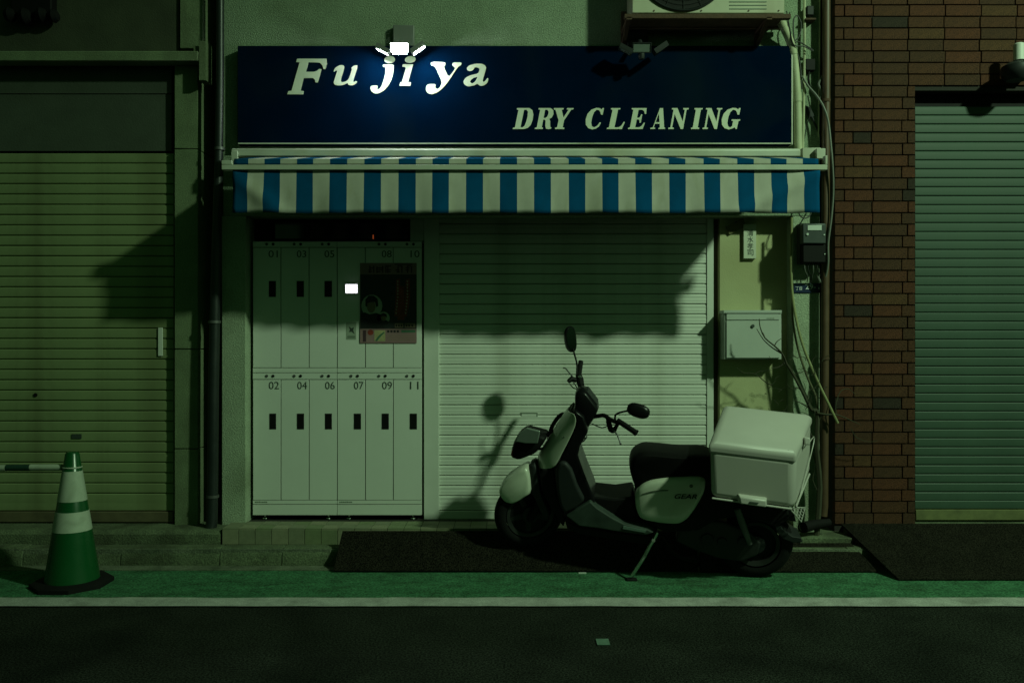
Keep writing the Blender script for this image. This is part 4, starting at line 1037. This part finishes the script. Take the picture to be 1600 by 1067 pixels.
def mirror(c, rx, rz, rot, yaw, parent, th=.028):
    mt = Matrix.Translation(c) @ Matrix.Rotation(R_(yaw), 4, 'Z') @ Matrix.Rotation(R_(rot), 4, 'Y')
    rings = []
    for (f, d) in ((.55, -th), (.88, -th * .75), (1.0, -.3 * th), (1.0, 0)):
        rings.append([mt @ Vector((rx * f * math.copysign(abs(math.cos(t)) ** .8, math.cos(t)), d, rz * f * math.copysign(abs(math.sin(t)) ** .8, math.sin(t)))) for t in (2 * math.pi * k / 28 for k in range(28))])
    o = MB().loft(rings).build('mirror_housing', gloss_black, parent, smooth=50)
    rings = [[mt @ Vector((rx * .93 * math.cos(t), d, rz * .9 * math.sin(t))) for t in (2 * math.pi * k / 28 for k in range(28))] for d in (.0006, .002)]
    MB().loft(rings).build('mirror_glass', mat('mirror_glass', (.07, .075, .07), .12, 1.0, var=.02), parent, smooth=0)
mirror(W(997.5, 641.5, -.80), .068, .041, 17, -12, mi)
hb2 = T('handlebar', [W(914, 625, -.44), W(910, 612, -.39), W(908, 603, -.36), W(905, 594, -.32)], .013, black_m)
T('grip', [W(904, 592, -.315), W(905.5, 580, -.27), W(907.5, 565, -.22)], .0165, rubber, hb2, 12)
b = MB(); b.tube([W(908, 603, -.35), W(906, 594, -.32), W(904, 585, -.29)], [.022, .026, .02], 10); b.build('switch_box', black_m, hb2)
b = MB(); b.tube([W(888, 596, -.34), W(893, 592, -.33), W(900, 594, -.32)], [.014, .02, .016], 8); b.build('brake_reservoir', black_m, hb2)
T('brake_lever', [W(896, 590, -.33), W(889, 582, -.33), W(884, 576, -.31), W(880, 575, -.30)], .0045, alloy, hb2, 7)
MB().lathe([(.001, 0), (.009, .001), (.011, .006), (.009, .010), (.001, .011)], W(906, 589, -.345), (0, 1, 0), 12).build('throttle_clamp', chrome, hb2)
mi2 = T('mirror_stalk', [W(901, 590, -.31), W(901.5, 570, -.29), W(898, 555, -.28), W(895, 545, -.28)], .006, black_m)
mirror(W(893, 530, -.285), 0.046, .085, 9, -138, mi2, th=.036)
for pts in ([W(890, 600, -.33), W(896, 606, -.36), W(903, 610, -.40), W(905, 625, -.45)], [W(896, 598, -.34), W(900, 603, -.36), W(904, 612, -.40)], [W(950, 665, -.72), W(940, 668, -.68), W(925, 662, -.62)]):
    T('control_cable', pts, .0035, cable_m, sc, 6)
# seat and body
pillow('seat', [(983, 728), (983, 712), (990, 702), (1003, 697), (1022, 698), (1060, 702), (1104, 702), (1120, 710), (1118, 748), (1090, 750), (1050, 750), (1015, 752), (996, 757), (989, 748)], .13, vinyl, sc_=((-1, .84), (-.9, .93), (-.6, .98), (0, 1), (.6, .98), (.9, .93), (1, .84)))
sprism('seat_base', [(990, 752), (1016, 745), (1104, 742), (1120, 760), (1120, 800), (1080, 830), (1040, 832), (1004, 815), (994, 780)], .10, -.13, black_m, bevel=.012)
body = [(991.5, 777), (996, 764), (1004, 757), (1017, 751), (1046, 747), (1103, 745), (1102, 766), (1095, 780), (1086, 795), (1075, 810), (1061, 819), (1030, 817), (1000, 811), (993.5, 796)]
def shell(name, out, v, layers, m, parent=sc):
    base = [S(a, b, v) for a, b in soft(out, 2)]; c = sum(base, Vector()) / len(base)
    rings = [[c + (p - c) * s + VV * d for p in base] for d, s in layers]
    return MB().loft(rings).build(name, m, parent, smooth=60)
bp2 = shell('body_panel', body, .15, ((-.08, 1.0), (-.02, 1.0), (0, .985), (.012, .94), (.020, .84), (.024, .6), (.0255, .3)), scoot_w)
shell('body_panel_far', body, -.17, ((.06, 1.0), (.0, 1.0), (-.014, .93)), scoot_w)
T('panel_crease', [S(1003, 772, .172), S(1022, 767, .177), (S(1044, 766, .177))], .003, mat('panel_gap', (.09, .1, .08), .6), bp2, 6)
# raised lettering and badge on the body panel
def on_panel(name, body_, box, m, v=.177):
    cu = bpy.data.curves.new(name, 'FONT'); cu.body = body_; cu.size = 1; cu.extrude = .01; cu.resolution_u = 3; cu.shear = .3; cu.offset = .012
    me = curve_mesh(cu, name, m)
    xs_ = [q.co.x for q in me.vertices]; ys_ = [q.co.y for q in me.vertices]
    a, b_, c, d = min(xs_), max(xs_), min(ys_), max(ys_)
    for q in me.vertices:
        f, g_ = (q.co.x - a) / (b_ - a), (q.co.y - c) / (d - c)
        q.co = S(box[0] + (box[2] - box[0]) * f, box[3] + (box[1] - box[3]) * g_ + f * 0.5, v + (.0015 if q.co.z > 0 else 0)) - Rc
    return link(name, me, bp2)
on_panel('lettering', 'GEAR', (1054, 771.5, 1089, 779), black_m)
MB().lathe([(.006, 0), (.0095, 0), (.0095, .002), (.006, .002)], S(1080, 759, .1765), VV, 16, False).build('badge_ring', black_m, bp2)
MB().lathe([(.0005, 0), (.003, 0), (.003, .002), (.0005, .002)], S(1080, 759, .1765), VV, 8).build('badge_centre', black_m, bp2)
# rear: carrier frame, engine, mudguard
sprism('rear_body', [(1098, 760), (1120, 775), (1180, 790), (1232, 796), (1234, 812), (1212, 824), (1190, 815), (1160, 806), (1120, 812), (1090, 830), (1072, 826), (1088, 796)], .09, -.13, black_m, bevel=.012)
sprism('engine', [(1060, 826), (1098, 812), (1130, 815), (1165, 828), (1190, 848), (1184, 868), (1160, 878), (1120, 872), (1080, 858), (1056, 846)], .085, -.02, mat('dark_engine_metal', (.02, .021, .02), .55, .4, var=.3, scale=20), bevel=.014)
for p, rr in (((1160, 845), .03), ((1105, 842), .04), ((1128, 846), .03)):
    MB().lathe([(.001, 0), (rr, 0), (rr * .9, .012), (.001, .014)], S(p[0], p[1], .086), VV, 18).build('engine_cover', dark_grey, sc)
MB().tube([S(1172, 850, .12), S(1160, 818, .12), S(1152, 795, .11)], [.014, .022, .02], 10).build('shock_absorber', alloy, sc)
sprism('rear_mudguard', [(1208, 812), (1214, 813), (1224, 828), (1238, 838), (1252, 840), (1254, 847), (1240, 848), (1224, 842), (1214, 832)], .075, -.075, dark_grey, bevel=.004)
MB().tube([S(1092, 835, -.12), S(1140, 858, -.16), S(1195, 852, -.17), S(1222, 842, -.17)], [.02, .045, .05, .03], 12).build('muffler', gloss_black, sc)
npz = sprism('number_plate_holder', [(1212, 794), (1240, 797), (1244, 815), (1226, 812)], .06, -.06, black_m, bevel=.004)
# side stand and centre stand
T('side_stand', [S(1027, 832, .13), S(1021, 843, .15), S(1014, 855, .17), S(1005, 872, .19), S(987, 900, .20)], .0105, chrome, sc, 8)
MB().lathe([(.001, 0), (.011, .0), (.011, .02), (.001, .02)], S(1021, 842, .145), VV, 12).build('stand_bolt', chrome, sc)
foot = S(986, 902, .20)
MB().box(foot.x - .03, foot.x + .035, foot.y - .03, foot.y + .02, .0045, .016).build('stand_foot', rubber, sc, bevel=.004)
T('centre_stand', [S(1035, 842, .02), S(1050, 862, .06), S(1068, 872, .07), S(1090, 876, .08)], .012, black_m, sc, 8)

# delivery box bolted to the carrier
def hexq(nbl, nbr, ntr, ntl, depth_l, depth_r, dz=0):
    return nbl, nbr, ntr, ntl
nbl, nbr = W(1109, 779, -.87), W(1241.5, 797, -.89)
ntl, ntr = W(1108, 700, -.95), W(1243, 716, -.97)
fbr = W(1266, 738, -.46); ftr = W(1268, 655, -.55); ftl = W(1131, 640, -.53)
fbl = nbl + (fbr - nbr)
bx = MB().hexa([nbl, nbr, fbr, fbl, ntl, ntr, ftr, ftl]).build('delivery_box', box_w, sc, bevel=.042, seg=6)
# lid, slightly larger, crowned
up = ((ntl - nbl).normalized() + (ntr - nbr).normalized()).normalized()
def grow(p, c, f): return c + (p - c) * f
cl = (ntl + ntr + ftl + ftr) / 4
L0 = [grow(p, cl, 1.016) - up * .030 for p in (ntl, ntr, ftr, ftl)]
L1 = [grow(p, cl, 1.016) + up * .020 for p in (ntl, ntr, ftr, ftl)]
L2 = [grow(p, cl, .90) + up * .042 for p in (ntl, ntr, ftr, ftl)]
m = MB(); m.loft([L0, L1, L2]); m.build('lid', box_w, bx, bevel=.036, seg=6)
# groove across the lid near its rear end, clasp, lower handle, rim
gr = MB(); a = L1[1].lerp(L1[0], .10) + up * .010; b = L1[2].lerp(L1[3], .10) + up * .010
gr.tube([a.lerp(b, .04) + up * .004, a.lerp(b, .5) + up * .0085, a.lerp(b, .96) + up * .004], .003, 6); gr.build('lid_seam', mat('box_shadow_gap', (.2, .22, .18), .6), bx)
rightv = (nbr - nbl).normalized(); outv = rightv.cross((ntl - nbl).normalized()).normalized()
if outv.y > 0: outv = -outv
hc = nbl.lerp(nbr, .50) + (ntl - nbl).normalized() * .03
hn = MB(); hw_ = .085
def hp(a, b, c): return hc + rightv * a + up * b + outv * c
hn.hexa([hp(-hw_, -.028, .0), hp(hw_, -.028, .0), hp(hw_ * .85, -.02, .035), hp(-hw_ * .85, -.02, .035), hp(-hw_, .03, .0), hp(hw_, .03, .0), hp(hw_ * .88, .016, .028), hp(-hw_ * .88, .016, .028)])
hn.build('latch', box_w, bx, bevel=.006)
lm = MB(); lm.hexa([hp(-.02, -.002, .034), hp(.03, -.002, .034), hp(.03, -.002, .038), hp(-.02, -.002, .038), hp(-.02, .003, .032), hp(.03, .003, .032), hp(.03, .003, .036), hp(-.02, .003, .036)]); lm.build('latch_mark', ink, bx)
MB().tube([nbl.lerp(nbr, .03) + up * .004 - outv * .004, nbl.lerp(nbr, .97) + up * .004 - outv * .004], .006, 8).build('bottom_rim', box_w, bx)
MB().tube([nbr.lerp(fbr, .06) + up * .004, nbr.lerp(fbr, .94) + up * .004], .006, 8).build('bottom_rim', box_w, bx)
hin = ntr.lerp(ftr, .45) - up * .005
MB().box(hin.x - .005, hin.x + .03, hin.y - .04, hin.y + .04, hin.z - .02, hin.z + .022).build('hinge', box_w, bx, bevel=.006)
MB().box(hin.x + .0, hin.x + .028, hin.y + .07, hin.y + .11, hin.z + .02, hin.z + .05).build('hinge_bolt', dark_grey, bx, bevel=.004)
T('carry_cord', [hin + Vector((.03, .0, -.02)), fbr + Vector((.012, -.04, .22)), fbr.lerp(nbr, .5) + Vector((.02, 0, .10)), nbr + Vector((.012, .0, .02))], .003, box_w, bx, 6)
# hanging lattice corner under the box
lat = MB(); A_, B_, C_ = W(1232, 792, -.80), W(1258, 793, -.70), W(1252, 815, -.74)
for i in range(6):
    f = i / 5
    lat.tube([A_.lerp(B_, f), A_.lerp(C_, f)] if f > 0 else [A_, A_ + Vector((.001, 0, .001))], .0025, 5)
    lat.tube([B_.lerp(A_, f), B_.lerp(C_, f)] if f > 0 else [B_, B_ + Vector((.001, 0, .001))], .0025, 5)
lat.tube([A_, B_, C_, A_], .004, 6)
lat.build('carrier_lattice', box_w, sc)

# ================================================================== STREET LAMP (the source of the shadows, standing across the road)
sl = thing('street_lamp', 'tall grey street lamp standing across the road', 'street lamp', (LAMP_POS.x + 1.1, LAMP_POS.y - .8, 0))
bx0 = Vector((LAMP_POS.x + 1.1, LAMP_POS.y - .8, 0)); hd = LAMP_POS + Vector((0, 0, .30))
MB().tube([bx0, bx0 + Vector((0, 0, 5)), bx0 + Vector((0, 0, 10.6))], [.11, .09, .06], 14).build('pole', alloy, sl)
MB().tube([bx0 + Vector((0, 0, 10.55)), bx0.lerp(hd, .5) * 1 + Vector((0, 0, 5.4)), hd + Vector((.2, -.15, .06))], .035, 10).build('arm', alloy, sl)
MB().lathe([(.32, 0), (.34, .04), (.24, .14), (.06, .2), (.001, .2)], hd - Vector((0, 0, .05)), (0, 0, 1), 24, True).build('lamp_head', dark_grey, sl)
ld = bpy.data.lights.new('street_lamp_light', 'SPOT'); ld.spot_size = R_(82); ld.spot_blend = 1.0; ld.energy = LAMP_POWER; ld.color = LAMP_COL; ld.shadow_soft_size = .20
lo = bpy.data.objects.new('street_lamp_light', ld); COL.objects.link(lo); lo.parent = sl; lo.location = LAMP_POS - bx0; lo.rotation_euler = (LAMP_AIM - LAMP_POS).to_track_quat('-Z', 'Y').to_euler()
